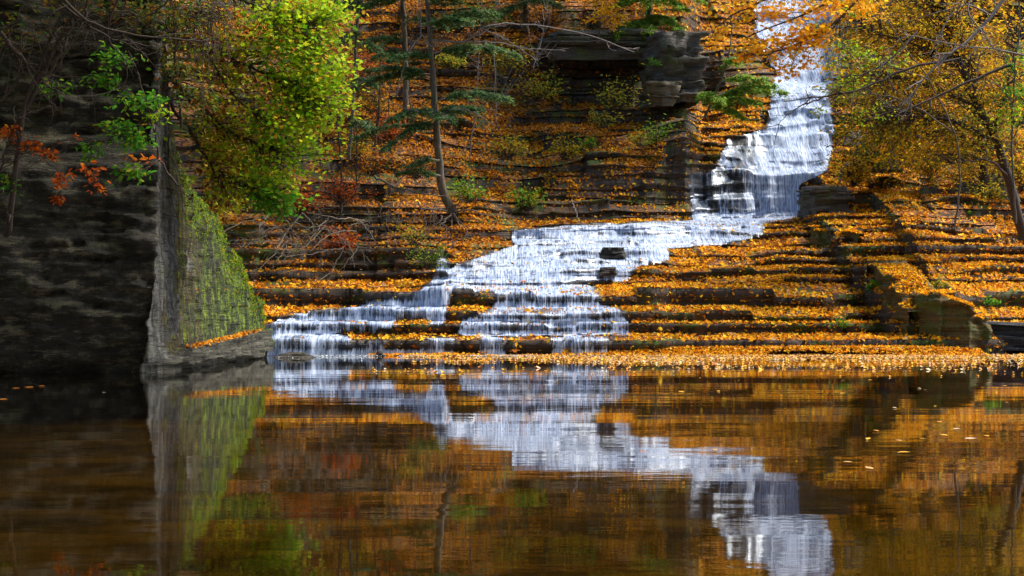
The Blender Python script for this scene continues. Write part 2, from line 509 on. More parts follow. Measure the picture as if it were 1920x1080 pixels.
px2 = np.clip(960 + F * X2 / Y2, cpx[0], cpx[-1] - 1)
ci = np.clip(np.searchsorted(cpx, px2, side='right') - 1, 0, len(cpx) - 2)
tt = sm((px2 - cpx[ci]) / (cpx[ci + 1] - cpx[ci]))
yi = np.broadcast_to(np.arange(len(ygrid)), X2.shape)
S = czs[ci, yi] * (1 - tt) + czs[ci + 1, yi] * tt
amp = .05 + .35 * sm((Y2 - 38) / 10)
S = S + fbm(X2 * .35, Y2 * .35, 0, 3) * amp
# joint planes running away from the water on the right
win = sm((Y2 - 30.6) / .5) * (1 - sm((Y2 - 36.8) / 1.2))
S = S + .60 * win * (sm((X2 - 8.45 + .12 * np.floor((Y2 - 30) / 1.1)) / .06) - .5 * sm((X2 - 6.9) / 1.5))
S = S + .38 * win * sm((X2 - 9.55 - .25 * (33 - Y2) * (Y2 < 33)) / .06)
def bigsteps(S, D, seed, wmin, wmax, z0, z1, amt):
    rb = np.random.default_rng(seed)
    e = [-30.0]
    while e[-1] < 30: e.append(e[-1] + rb.uniform(wmin, wmax))
    e = np.array(e); ph = rb.uniform(0, D, len(e)); dd = D * rb.uniform(.75, 1.35, len(e))
    xe = X2 + .25 * fbm(X2 * .3, Y2 * .5, 0, seed)
    i = np.searchsorted(e, xe) - 1
    d, p = dd[i], ph[i] + .25 * fbm(X2 * .5, Y2 * .2, 0, seed + 1)
    q = (S + p) / d
    fr = q - np.floor(q)
    g = np.where(fr < .82, fr * .18, .1476 + (fr - .82) / .18 * .8524)
    S2 = d * (np.floor(q) + g) - p + .2 * d
    a = amt * sm((S - z0) / .5) * (1 - sm((S - z1) / 1.0)) * np.clip(.75 + 1.2 * fbm(X2 * .2, Y2 * .25, 0, seed + 2), .15, 1)
    return S + (S2 - S) * a


czw = sm((px2 - 830) / 60) * (1 - sm((px2 - 1200) / 120))
S = S + czw * (np.interp(S, [0, 1.5, 1.68, 1.74, 2.05, 2.6, 2.85, 2.92, 3.2, 99], [0, 1.5, 1.60, 1.92, 2.0, 2.62, 2.80, 3.12, 3.2, 99]) - S)
S = bigsteps(S, .72, 12, 1.4, 5.0, 3.5, 15, .78)
_S0 = S
S = bigsteps(S, .50, 18, 1.2, 4.0, 1.3, 3.2, .55)
S = _S0 * czw + S * (1 - czw)
S = np.maximum.accumulate(S, axis=1) + np.arange(len(ygrid)) * 1e-5

levels = [(-.9, -.62), (-.02, .33), (.42, .64), (.69, .90), (1.02, 1.38), (1.49, 1.62), (1.70, 1.88), (1.96, 2.12), (2.2, 2.42), (2.5, 2.66), (2.75, 2.9), (2.98, 3.1), (3.18, 3.3)]
z = 3.42
lr = np.random.default_rng(3)
while z < 16:
    th = lr.choice([.16, .24, .34, .5], p=[.3, .35, .25, .1])
    f = lr.uniform(.5, .9)
    levels.append((z, z + th * f))
    z += th
while z < 33:
    levels.append((z, z + .5)); z += .9
NL = len(levels)


def blocks(x, rg, wmin, wmax, amp):
    e = [x[0] - 1]
    while e[-1] < x[-1] + 1:
        e.append(e[-1] + rg.uniform(wmin, wmax))
    e = np.array(e)
    v = rg.uniform(-amp, amp, len(e))
    s = rg.uniform(-.5, .5, len(e)) * amp
    i = np.searchsorted(e, x) - 1
    return v[i] + s[i] * (x - e[i]) / wmax


yk = np.zeros((NL, NX)); Ak = np.zeros((NL, NX)); Bk = np.zeros((NL, NX))
gblk = None
_g = [blocks(XS, lr, 1.2, 4.5, .42) for _ in range(40)]
grp, gi = [], 0
for k in range(len(levels)):
    if lr.random() < .36: gi += 1
    grp.append(gi % 40)
fallx = (XS > 4.2) & (XS < 10.5)
for k, (a, b) in enumerate(levels):
    hi = float(np.clip((a - 3.2) / 2, 0, 1))
    und = (.035 + .30 * hi) * fbm(XS * .22, k * (.35 - .25 * hi), 0, 9) + .05 * (k > 4) * vn(XS * .8, k * .6, 0, 19) + .012 * XS * (k > 4) if k > 2 else 0
    nxt = levels[k + 1][0] if k + 1 < NL else b + .5
    bb = blocks(XS, lr, .5, 3.5, .35)
    rf = np.clip((b - a) / (nxt - a) + bb * .75 * (k > 1), .2, .95)
    soil = sm(1.0 + 2.4 * fbm(XS * .35, k * .21, 0, 29)) * float(np.clip((a - 2.6) / 1.5, 0, 1)) * np.where((XS > 5) & (XS < 9.5), .5, 1)
    soil = np.maximum(soil, .75 * sm(.2 + 2.5 * fbm(XS * .4, k * .4, 0, 39)) * float(np.clip((a - 1.2) / .5, 0, 1)))
    rf = np.clip(rf * (1 - .96 * soil), .03, .95)
    Ak[k] = a + und
    Bk[k] = a + und + rf * (nxt - a)
for k in range(NL):
    zm = (Ak[k] + Bk[k]) / 2
    for i in range(NX):
        yk[k, i] = np.interp(zm[i], S[i], ygrid)
    if k > 0:
        yk[k] += blocks(XS, lr, .6, 3.8, .14 if k < 13 else .07) + _g[grp[k]] * (1 - .75 * sm((XS + 2.2) / .6) * (1 - sm((XS - 2.6) / .6)) * (k < 14)) * min(1, .35 + k * .08) * (.35 if k < 5 else 1) + (.05 + .16 * (k > 13)) * fbm(XS * 1.6, k * (3.1 if k < 14 else .35), 0, 21, 4) + .02 * vn(XS * 9, k * 5.0)
        yk[k] = np.maximum(yk[k], yk[k - 1] + .03 + .05 * vn(XS * 1.5, k * 1.7, 0, 4) ** 2)
        Ak[k] = np.maximum(Ak[k], Bk[k - 1] + .01)
        Bk[k] = np.maximum(Bk[k], Ak[k] + .03)

rowsY, rowsZ, kind = [], [], []      # profile rows
for k in range(NL):
    H = Bk[k] - Ak[k]
    nlam = 3
    cuts = [0, lr.uniform(.2, .4), lr.uniform(.5, .75), 1]
    for j in range(nlam):
        off = (.05 - .045 * j) + .035 * vn(XS * 1.8, k * 4 + j, 0, 31) + .02 * blocks(XS, lr, .3, 1.5, 1.0)
        off = np.clip(off, -.05, .12) * np.minimum(1, H / .15)
        if j == nlam - 1: off = off * .4 - .02
        for c in (cuts[j], cuts[j + 1]):
            rowsY.append(yk[k] + off)
            rowsZ.append(Ak[k] + H * c + (.006 * (1 if c == cuts[j] else -1)))
            kind.append(1)
    if k + 1 < NL:
        y0, y1 = yk[k] + .02, yk[k + 1] - .02
        z0, z1 = Bk[k], Ak[k + 1]
        y1 = np.maximum(y1, y0 + .02)
        for t in (.12, .4, .75):
            rowsY.append(y0 + (y1 - y0) * t)
            rowsZ.append(z0 + (z1 - z0) * t + (.012 + .07 * np.minimum(1, (y1 - y0))) * fbm(XS * 2.5, k + t, 0, 41, 3))
            kind.append(0)
RY, RZ = np.array(rowsY).T, np.array(rowsZ).T      # (NX, NR)
RX = np.repeat(XS[:, None], RY.shape[1], 1) + .02 * vn(RY * 3, RZ * 3, 0, 8)
NR = RY.shape[1]


def proj(x, y, z):
    return 960 + F * x / y, HOR - F * (z - CH) / y


def inside(poly, x, y):
    r = np.zeros(x.shape, bool)
    n = len(poly)
    for i in range(n):
        x1, y1 = poly[i]; x2, y2 = poly[(i + 1) % n]
        if y1 == y2: continue
        c = ((y1 > y) != (y2 > y)) & (x < (x2 - x1) * (y - y1) / (y2 - y1) + x1)
        r ^= c
    return r


WATER = [
    [(1415, -60), (1580, -60), (1572, 0), (1560, 60), (1552, 180), (1560, 230), (1555, 290), (1545, 320), (1500, 345), (1497, 410), (1430, 418), (1430, 438), (1360, 456),
     (1250, 466), (1255, 488), (1182, 505), (1176, 526), (1090, 531), (1122, 545), (1120, 572), (1162, 578), (1176, 600), (1178, 628), (860, 629), (868, 600), (922, 578),
     (930, 545), (850, 543), (836, 560), (834, 614), (815, 614), (800, 598), (740, 600), (735, 618), (505, 618), (505, 608), (560, 588), (680, 574), (790, 545), (815, 520),
     (818, 485), (838, 482), (840, 508), (880, 490), (965, 462), (965, 432), (1100, 421), (1298, 413), (1292, 330), (1340, 318), (1362, 265), (1440, 240), (1448, 180), (1455, 140), (1418, 60)],
    [(500, 618), (655, 630), (655, 645), (716, 636), (720, 655), (790, 652), (800, 635), (848, 634), (850, 680), (500, 680)],
    [(903, 632), (948, 632), (948, 672), (903, 672)],
    [(1035, 632), (1142, 632), (1145, 672), (1040, 672)],
]


def wet_at(x, y, z, jit=9):
    px, py = proj(x, y, z)
    px = px + jit * fbm(x * 2.5, y * .8, z * 2, 77, 3)
    py = py + jit * .35 * fbm(x * 1.5, y * 2, z * 2, 78, 3)
    r = np.zeros(px.shape, bool)
    for p in WATER: r |= inside(p, px, py)
    return r


wet = wet_at(RX, RY, RZ).astype(float)
w2 = wet.copy()
for _ in range(5):
    w2[1:-1] = (w2[:-2] + w2[1:-1] + w2[2:]) / 3
    w2[:, 1:-1] = (w2[:, :-2] + w2[:, 1:-1] + w2[:, 2:]) / 3
tv = np.stack([RX, RY, RZ], -1).reshape(-1, 3)
ter = mesh_obj('terrain', tv, grid_faces(NX, NR)[:, ::-1], M['terrain'], attrs={'wet': np.clip(w2 * 1.6, 0, 1).ravel()})
tag(ter, kind='structure')
fm = ter.data
BARE = [[(1000, 80), (1300, 70), (1300, 205), (1150, 205), (1030, 165)], [(1288, 95), (1452, 100), (1445, 185), (1300, 190)], [(890, 374), (1300, 372), (1300, 414), (960, 414)],
        [(1225, 205), (1300, 210), (1300, 372), (1180, 372), (1240, 300)], [(640, 482), (815, 482), (800, 516), (650, 518)]]
_px, _py = proj(RX, RY, RZ)
_px = _px + 30 * fbm(RX * 1.2, RY, RZ * 2, 81); _py = _py + 10 * fbm(RX * 1.2, RY, RZ * 2, 82)
bare_a = np.zeros(RX.shape)
for b in BARE: bare_a[inside(b, _px, _py)] = 1
for _ in range(2):
    bare_a[1:-1] = (bare_a[:-2] + bare_a[1:-1] + bare_a[2:]) / 3
a_ = fm.attributes.new('bare', 'FLOAT', 'POINT'); a_.data.foreach_set('value', bare_a.astype(np.float32).ravel())
# ------------------------------------------------------------------ waterfall: follows every ledge, hanging clear of the risers
wy, wz, ww = [], [], []
fine = XS
for k in range(1, NL - 1):
    A, B = Ak[k], Bk[k]
    H = B - A
    n = vn(XS * 7, k * 3.0, 0, 61)
    fw = .045 + .03 * n + .10 * np.minimum(H, .6)
    y0 = yk[k]
    for t, f, w in ((0.0, 1.25, .98), (.12, 1.15, .8), (.45, 1.0, .56), (.8, .75, .60), (1.0, .25, .74)):
        wy.append(y0 - fw * f)
        wz.append(A + H * t + .025)
        ww.append(np.full(NX, w) + .14 * fbm(XS * 1.2, k * 1.3, 0, 65))
    run = np.maximum(yk[k + 1] - y0, .05)
    for t, w in ((.1, .72), (.35, .66), (.65, .74), (.88, .9)):
        wy.append(y0 + run * t)
        wz.append(B + (Ak[k + 1] - B) * t + .035 + .012 * vn(XS * 4, k + t * 5, 0, 62))
        ww.append(np.full(NX, w) + .2 * fbm(XS * 1.0, k * 1.9, t * 2, 66))
WY, WZ, WW = np.array(wy).T, np.array(wz).T, np.array(ww).T
WX = np.repeat(XS[:, None], WY.shape[1], 1)
nr = WY.shape[1]
_qx, _qy = proj(WX, WY, WZ)
upf = np.maximum(sm((412 - _qy) / 30), .55 * sm((535 - _qy) / 15) * sm((_qx - 835) / 10))
up2 = sm((412 - _qy) / 20)
SY, SZ = WY.copy(), WZ.copy()
for _ in range(9):
    SY[:, 1:-1] = (SY[:, :-2] + SY[:, 1:-1] * 1.2 + SY[:, 2:]) / 3.2
    SZ[:, 1:-1] = (SZ[:, :-2] + SZ[:, 1:-1] * 1.2 + SZ[:, 2:]) / 3.2
WY = WY * (1 - upf) + (SY - .09 + .10 * fbm(WX * 4, WZ * 1.0, 0, 68)) * upf
WZ = WZ * (1 - upf) + (SZ + .03) * upf
ENV = np.zeros_like(WY)
for i in range(NX):
    ENV[i] = np.interp(WZ[i] - .03, np.maximum.accumulate(RZ[i]), np.minimum.accumulate(RY[i][::-1])[::-1])
E2 = ENV.copy()
for d in (1, 2): E2[d:] = np.minimum(E2[d:], ENV[:-d]); E2[:-d] = np.minimum(E2[:-d], ENV[d:])
WY = np.where(up2 > .1, np.minimum(WY, E2 - .05), np.minimum(WY, ENV - .02))
WW = WW * (1 - up2) + (.665 + .09 * fbm(WX * .9, WZ * .7, 0, 69) + .17 * fbm(WX * 3, WZ * 1.4, 0, 70) + .12 * np.clip((_qx - 1390) / 60, -.3, 1)) * up2
seg = np.sqrt(np.diff(WY, axis=1) ** 2 + np.diff(WZ, axis=1) ** 2)
vlen = np.concatenate([np.zeros((NX, 1)), np.cumsum(seg, 1)], 1)
vlen = vlen - vlen.mean(0, keepdims=True) + np.mean(vlen, 0)[None, :]
inw = wet_at(WX, WY, WZ)
ins = inw.astype(float)
for _ in range(3):
    ins[1:-1] = (ins[:-2] + ins[1:-1] + ins[2:]) / 3
    ins[:, 1:-1] = (ins[:, :-2] + ins[:, 1:-1] + ins[:, 2:]) / 3
ppx, ppy = proj(WX, WY, WZ)
big = inside([(1290, -100), (1600, -100), (1600, 350), (1500, 420), (1290, 420)], ppx, ppy) | inside([(830, 440), (1180, 425), (1180, 540), (830, 545), (740, 560)], ppx, ppy)
WW = WW - .035 + .16 * fbm(WX * 2.2, WZ * 2.5, 0, 90, 3)
_rk = 0
right = np.clip((ppx - 1400) / 80, 0, 1) * (ppy < 400)
WW = WW + .16 * right - .14 * (1 - right) * (ppy < 400) * (ppy > 200)
WW = np.where(ppy < 190, WW - .08, WW)
WW = WW * np.clip(ins * 1.5, 0, 1)
f = grid_faces(NX, nr)
keep = inw.ravel()[f].sum(1) >= 1
f = f[keep]
used = np.unique(f)
remap = np.full(NX * nr, -1); remap[used] = np.arange(len(used))
wv = np.stack([WX, WY, WZ], -1).reshape(-1, 3)[used]
fall = mesh_obj('waterfall', wv, remap[f][:, ::-1], M['fall'], uv=np.stack([WX.ravel(), vlen.ravel()], 1)[used], attrs={'white': WW.ravel()[used]}, smooth=True)
tag(fall, kind='structure')

# ------------------------------------------------------------------ leaf litter on the ledges
v = tv
f = grid_faces(NX, NR)
a_, b_, c_, d_ = v[f[:, 0]], v[f[:, 1]], v[f[:, 2]], v[f[:, 3]]
nn = np.cross(b_ - a_, d_ - a_)
area = np.linalg.norm(nn, axis=1)
nn /= area[:, None] + 1e-9
nn[nn[:, 2] < 0] *= -1
cen = (a_ + b_ + c_ + d_) / 4
px, py = proj(cen[:, 0], cen[:, 1], cen[:, 2])
wq = w2.ravel()[f].mean(1)
patch = fbm(cen[:, 0] * .55, cen[:, 1] * .55, cen[:, 2] * .4, 5, 4)
patch2 = fbm(cen[:, 0] * 2.2, cen[:, 1] * 2.2, cen[:, 2] * 2, 15, 3)
dens = np.where(cen[:, 1] < 40, 400, 270) * np.clip(.75 + 1.5 * patch + .9 * patch2, 0.05, 1.5)
rightside = (px > 1180) & (py > 330)
dens = np.where(rightside, 360 * np.clip(1.0 + 1.3 * patch + 1.5 * patch2, .08, 1.8), dens)
dens *= np.clip(1 - wq * 1.5, 0.0, 1) * (1 - .86 * bare_a.ravel()[f].mean(1))
mp = fbm(cen[:, 0] * .6 + 9, cen[:, 1] * .6, cen[:, 2] * .8, 25, 4)
dens *= np.where((px < 1250) & (py < 470), np.clip(1.25 - 2.6 * np.maximum(0, mp - .02), .12, 1.2), 1)
dens = np.where((wq > .6), 14, dens)
dens = np.where((px > 840) & (px < 1200) & (py > 530), np.maximum(dens, 60), dens)
dens *= np.where(nn[:, 2] > .6, 1, np.where(nn[:, 2] > .2, np.where(rightside, .3, .55), np.where(rightside, .03, .08)))
dens *= (px > 380) & (px < 2000) & (py > -40) & (cen[:, 1] < 58) & (cen[:, 2] > -.01)
dens = np.where((px > 420) & (px < 860) & (py < 470) & (py > 330), dens * .35, dens)
lam = dens * area
cnt = rng.poisson(lam)
idx = np.repeat(np.arange(len(f)), cnt)
print('litter leaves', len(idx))
u, w = rng.random(len(idx))[:, None], rng.random(len(idx))[:, None]
pt = (a_[idx] * (1 - u) + b_[idx] * u) * (1 - w) + (d_[idx] * (1 - u) + c_[idx] * u) * w
pt += np.stack([np.zeros(len(idx)), -np.abs(rng.normal(0, .02, len(idx))), rng.uniform(.008, .05, len(idx))], 1)
ln = nn[idx] + rng.normal(0, .42, (len(idx), 3)) + np.array([0, -.25, 0])
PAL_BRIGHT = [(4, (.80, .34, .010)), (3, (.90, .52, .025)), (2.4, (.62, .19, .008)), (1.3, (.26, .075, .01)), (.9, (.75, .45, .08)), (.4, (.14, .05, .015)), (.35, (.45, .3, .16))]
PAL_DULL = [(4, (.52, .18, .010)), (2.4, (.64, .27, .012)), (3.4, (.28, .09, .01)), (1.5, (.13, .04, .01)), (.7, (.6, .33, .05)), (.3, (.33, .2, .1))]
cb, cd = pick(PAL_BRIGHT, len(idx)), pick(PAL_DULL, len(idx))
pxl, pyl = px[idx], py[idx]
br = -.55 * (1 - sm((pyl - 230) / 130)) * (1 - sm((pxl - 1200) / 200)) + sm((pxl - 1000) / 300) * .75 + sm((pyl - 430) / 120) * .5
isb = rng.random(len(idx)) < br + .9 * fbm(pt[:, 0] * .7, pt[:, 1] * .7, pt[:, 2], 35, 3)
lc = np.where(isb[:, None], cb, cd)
size = np.clip(rng.lognormal(-2.62, .32, len(idx)), .035, .16)
mapl = rng.random(len(idx)) < .3
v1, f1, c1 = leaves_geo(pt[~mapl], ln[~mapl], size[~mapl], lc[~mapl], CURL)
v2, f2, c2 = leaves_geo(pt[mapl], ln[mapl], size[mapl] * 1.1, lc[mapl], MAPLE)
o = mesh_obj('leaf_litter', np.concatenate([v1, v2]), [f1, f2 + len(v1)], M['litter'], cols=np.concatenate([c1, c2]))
tag(o, 'orange and yellow fallen leaves covering the rock ledges', 'leaves', kind='stuff')

# ------------------------------------------------------------------ pool
gx = np.linspace(-40, 40, 161); gy = np.concatenate([np.linspace(-16, 0, 17), np.linspace(.5, 34, 120)])
GX, GY = np.meshgrid(gx, gy, indexing='ij')
GZ = -.42 - .25 * sm((GY - 4) / 10) + .07 * fbm(GX * .9, GY * 1.6, 0, 55) - .15 * sm(np.abs(GX) / 20)
o = mesh_obj('pool_bed', np.stack([GX, GY, GZ], -1).reshape(-1, 3), grid_faces(161, len(gy)), M['bed'], smooth=True)
tag(o, kind='structure')
o = mesh_obj('water', np.array([[-40, -16, 0], [40, -16, 0], [40, 34, 0], [-40, 34, 0.]]), np.array([[0, 1, 2, 3]]), M['pool'])
tag(o, kind='structure')

# unseen gorge sides behind and beside the viewer, added to block low sky light
th = np.linspace(math.pi * .94, math.pi * 2.06, 90)
rows = []
for r_, z_ in ((19, -1), (19.6, .6), (20, 2.5), (21.5, 5), (24, 8), (26, 14), (29, 24)):
    rr = r_ + 1.2 * fbm(th * 6, z_ * .3, 0, 91)
    rows.append(np.stack([rr * np.cos(th) * 1.35, rr * np.sin(th) * .95 + 8, np.full(90, z_) + .4 * fbm(th * 9, z_, 0, 92)], -1))
G3 = np.array(rows).transpose(1, 0, 2)
o = mesh_obj('shading_hillside', G3.reshape(-1, 3), grid_faces(90, 7), M['terrain'], attrs={'wet': np.zeros(90 * 7)}, smooth=True)
tag(o, kind='structure')

# ------------------------------------------------------------------ left cliff
path = np.array([[-14, 19.3], [-9, 19.9], [-5.15, 20.5], [-5.06, 29.2], [-5.6, 29.9], [-9, 31.5]])
dl = np.linalg.norm(np.diff(path, axis=0), axis=1)
cum = np.concatenate([[0], np.cumsum(dl)])
sv = np.arange(0, cum[-1], .045)
cx = np.interp(sv, cum, path[:, 0]); cy = np.interp(sv, cum, path[:, 1])
tx = np.gradient(cx, sv); ty = np.gradient(cy, sv)
for _ in range(3):
    tx[1:-1] = (tx[:-2] + tx[1:-1] + tx[2:]) / 3; ty[1:-1] = (ty[:-2] + ty[1:-1] + ty[2:]) / 3
nl = np.hypot(tx, ty); ox, oy = ty / nl, -tx / nl              # outward
sc_ = cum[2]
side = np.clip((sv - sc_) / (cum[3] - sc_), 0, 1)
ztop = np.interp(cy, [20.5, 21.6, 22.0, 22.6, 23.3, 24, 25.2, 26, 27, 28, 29.2], [7.4, 7.0, 4.4, 3.15, 2.95, 2.8, 2.55, 2.2, 1.85, 1.42, .85])
ztop = np.where(sv < sc_, 7.4, ztop) + .13 * fbm(sv * 2.2, 0, 0, 45)
nzr = 170
T = np.linspace(0, 1, nzr)
CZ = -.8 + (ztop[:, None] + .8) * T[None, :]
SV = np.repeat(sv[:, None], nzr, 1)
front = 1 - sm((SV - sc_ + .15) / .3)
lay = np.floor(CZ / .085 + .6 * fbm(SV * .35, CZ * .5, 0, 51) + .2 * fbm(SV * 2.0, 0, 0, 53))
stra = vn(lay * 1.37, SV * .8, 0, 50) * .45 + vn(lay * 2.1, SV * 3.2, 0, 52) * .4 + .5 * fbm(SV * 3, CZ * 5, 0, 59, 4)
mass = fbm(SV * .5, CZ * .9, 0, 54)
# overhang profile of the front face: undercut at the water, a bulge at mid height, a recess under the upper slab
prof = np.interp(CZ, [-.8, 0, .35, .9, 1.6, 2.4, 3.0, 3.35, 3.5, 3.9, 5.2, 7.4], [-.55, -.5, -.35, -.22, -.05, .06, .02, -.08, -.32, -.18, .0, .25])
off_f = prof + .20 * stra + .20 * mass + .06 * fbm(SV * 6, CZ * 14, 0, 63, 3)
groove = fbm(SV * 5, CZ * .25, 0, 56, 3)
lean = -.16 * CZ
plinth = ((CZ < np.interp(SV, [sc_, sc_ + .9, cum[3]], [.05, .30, .58]) + .03 * vn(SV * 2, 0, 0, 58)) & (SV > sc_ + .45)).astype(float)
off_s = .09 * groove + .035 * stra + .04 * fbm(SV * 2.5, CZ * 2.5, 0, 60) + lean * .35 + plinth * .17 + .07 * fbm(SV * 1.1, CZ * 1.3, 0, 57) - .12 * (CZ < .10 + .1 * vn(SV * 1.3, 3)) * (SV > sc_)
OFF = off_f * front + off_s * (1 - front)
CX = cx[:, None] + ox[:, None] * OFF
CY = cy[:, None] + oy[:, None] * OFF + .26 * np.clip(CZ, 0, 9) * np.exp(-((SV - sc_) / 2.2) ** 2) * (SV > sc_ - 3) * .6
# cap
capx, capy, capz = [], [], []
for d, dz in ((.25, .04), (.9, .1), (1.9, .12), (2.3, -2.0)):
    capx.append(CX[:, -1] - ox * d); capy.append(CY[:, -1] - oy * d); capz.append(np.maximum(CZ[:, -1] + dz, -.5))
CX = np.concatenate([CX, np.array(capx).T], 1); CY = np.concatenate([CY, np.array(capy).T], 1); CZ = np.concatenate([CZ, np.array(capz).T], 1)
nzt = CX.shape[1]
pl = np.concatenate([plinth, np.zeros((len(sv), 4))], 1)
sd = np.where(sv < sc_, np.clip(1 - (sc_ - sv) / .5, 0, 1), 1 + side)
cv = np.stack([CX, CY, CZ], -1).reshape(-1, 3)
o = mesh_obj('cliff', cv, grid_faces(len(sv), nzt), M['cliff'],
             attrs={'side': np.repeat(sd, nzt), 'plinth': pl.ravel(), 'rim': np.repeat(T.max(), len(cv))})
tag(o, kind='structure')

# ------------------------------------------------------------------ layered rocks
def rock_stack(name, c, sx, sy, sz, layers, mat, seed, label, cat='rock', group=None, taper=.25, round_=.35, nseg=60, undercut=0.0, rot=None):
    rg = np.random.default_rng(seed)
    th = np.linspace(0, 2 * math.pi, nseg, endpoint=False)
    e = 2 + 6 * (1 - round_)
    rad = 1 / (np.abs(np.cos(th)) ** e + np.abs(np.sin(th)) ** e) ** (1 / e)
    cx_, cy_ = np.cos(th), np.sin(th)
    shape = rad * (1 + .16 * fbm(cx_ * 1.3 + seed * 3.1, cy_ * 1.3, 0, seed))
    cuts = np.sort(np.concatenate([[0, 1], rg.uniform(.04, .96, layers * 2 - 1)]))
    V = []
    rel = .19 if round_ < .6 else .05
    for l in range(len(cuts) - 1):
        o1 = rel * vn(cx_ * 1.2 + l * 7.3, cy_ * 1.2, 0, seed + 1) + rel * .5 * np.sign(vn(cx_ * 2.2 + l * 2.9, cy_ * 2.2, 0, seed + 2)) * (rg.random() < .7)
        for t in (cuts[l] + .004, cuts[l + 1] - .004):
            s_ = (1 - taper * t - undercut * (1 - t) ** 2)
            if round_ > .6: s_ *= math.sqrt(max(.05, 1 - .75 * t ** 3))
            r_ = shape * s_ * (1 + o1 + .03 * vn(cx_ * 6, cy_ * 6, t * 9, seed + 3))
            V.append(np.stack([r_ * cx_ * sx / 2, r_ * cy_ * sy / 2, t * sz + .06 * sz * fbm(cx_ * 1.5, cy_ * 1.5, t * .5, seed)], -1))
    n = len(V)
    V = np.concatenate(V)
    Fq = []
    for i in range(n - 1):
        a = i * nseg + np.arange(nseg); b = i * nseg + (np.arange(nseg) + 1) % nseg
        Fq.append(np.stack([a, b, b + nseg, a + nseg], 1))
    top = len(V)
    V = np.concatenate([V, [[0, 0, sz * 1.02]]])
    a = (n - 1) * nseg + np.arange(nseg); b = (n - 1) * nseg + (np.arange(nseg) + 1) % nseg
    ob = mesh_obj(name, V, [np.concatenate(Fq), np.stack([a, b, np.full(nseg, top)], 1)], mat)
    ob.location = [float(q) for q in c]
    ob.rotation_euler = (rg.normal(0, .03), rg.normal(0, .03), rg.uniform(-.3, .3) if rot is None else rot)
    return tag(ob, label, cat, group)


c = P(1258, 200, 43.2)
rock_stack('overhanging_ledge', P(1130, 122, 44.3), 3.6, 2.2, .95, 8, M['rock'], 41, 'broad grey overhanging shale ledge left of the stacked pillar', 'rock ledge', taper=.06, round_=.1, rot=.08, undercut=.15)


def wall(name, label, st, mat, seed, cap=(1.5, .5)):
    """st: stations (px, Y, top row, bottom row) of a rough vertical rock face; the cap runs back from its rim"""
    st = np.array(st, float)
    u = np.linspace(0, len(st) - 1, 60)
    k = np.arange(len(st))
    px_, Y_, tp, bt = [np.interp(u, k, st[:, q]) for q in range(4)]
    x = (px_ - 960) * Y_ / F
    zt, zb = CH + (HOR - tp) * Y_ / F, CH + (HOR - bt) * Y_ / F - .15
    tx_, ty_ = np.gradient(x), np.gradient(Y_)
    l = np.hypot(tx_, ty_); nx_, ny_ = ty_ / l, -tx_ / l
    zt = zt + .05 * np.sign(vn(u * 2.3, seed, 0, 5)) + .04 * fbm(u * 2, seed)
    rows = []
    arc = np.cumsum(l)
    for t in np.linspace(0, 1, 30):
        z_ = zb + (zt - zb) * t
        o_ = .09 * vn(np.floor(z_ / .11) * 3.3, arc * 1.1, seed) + .06 * np.sign(vn(arc * 2.1, z_ * .6, seed, 9)) + .03 * fbm(arc * 6, z_ * 9, seed)
        rows.append(np.stack([x + nx_ * o_, Y_ + ny_ * o_, z_], -1))
    for d in (.15, .6, 1.0):
        rows.append(np.stack([x - nx_ * cap[0] * d, Y_ - ny_ * cap[1] * d + .1 * d, zt + .03 * d - (.6 if d == 1 else 0)], -1))
    A_ = np.array(rows).transpose(1, 0, 2)
    o_ = mesh_obj(name, A_.reshape(-1, 3), grid_faces(60, 33), mat)
    tag(o_, label, 'rock wall')
    n_ = 1700
    q = rng.integers(2, 58, n_); w_ = rng.random((n_, 1)) * .97
    p_ = A_[q, 29] * (1 - w_) + A_[q, 31] * w_ + np.stack([rng.normal(0, .03, n_), rng.normal(0, .03, n_), rng.uniform(.01, .04, n_)], 1)
    return p_


tops = [wall('rock_wall', 'short mossy rock wall at the head of the joint on the right steps', [(1520, 36.0, 430, 456), (1560, 35.5, 432, 470), (1606, 34.8, 444, 490)], M['ochre'], 3, (.5, .8)),
        wall('rock_wall', 'long ochre rock wall running down the right steps', [(1616, 34.0, 486, 512), (1652, 32.5, 500, 560), (1680, 31.4, 540, 610), (1706, 30.8, 588, 640)], M['ochre'], 5, (1.3, .5)),
        wall('rock_wall', 'mossy rock wall below the leafy bank ending at the black slab', [(1708, 31.1, 542, 622), (1760, 30.7, 554, 642), (1820, 30.5, 580, 658), (1852, 30.9, 600, 662)], M['ochre'], 7, (1.6, 1.5))]
tops = np.concatenate(tops)
leaf_obj('wall_leaves', tops, np.array([0, -.2, 1.]) + rng.normal(0, .4, (len(tops), 3)), rng.uniform(.05, .11, len(tops)), pick([(4, (.80, .38, .012)), (3, (.88, .50, .02)), (2, (.5, .15, .01))], len(tops)), CURL, M['litter'])
tag(bpy.data.objects['wall_leaves'], 'fallen leaves lying on top of the rock walls in the right steps', 'leaves', kind='stuff')
rock_stack('rock_pillar', c, 1.3, 1.7, 2.15, 9, M['rock'], 2, 'tall grey stacked shale pillar jutting left of the upper waterfall', 'rock pillar', taper=-.06, round_=.2, rot=.35)
rock_stack('overhanging_rock', P(1243, 200, 42.4), .8, .7, .7, 4, M['tan'], 8, 'tan overhanging rock nose at the foot of the stacked shale pillar', 'rock', taper=-.35, undercut=.35, round_=.2)
rock_stack('shale_block', P(1545, 415, 38.0), 1.1, 1.0, .92, 6, M['rock'], 9, 'mossy square ledge block at the right foot of the upper waterfall', 'rock', taper=.05, round_=.1)
rock_stack('shale_ledge', P(1900, 657, 32.0), 3.1, 1.6, .62, 6, M['blackrock'], 4, 'blue-black shale slab at the waterline on the right bank', 'rock', taper=-.12, round_=.2)
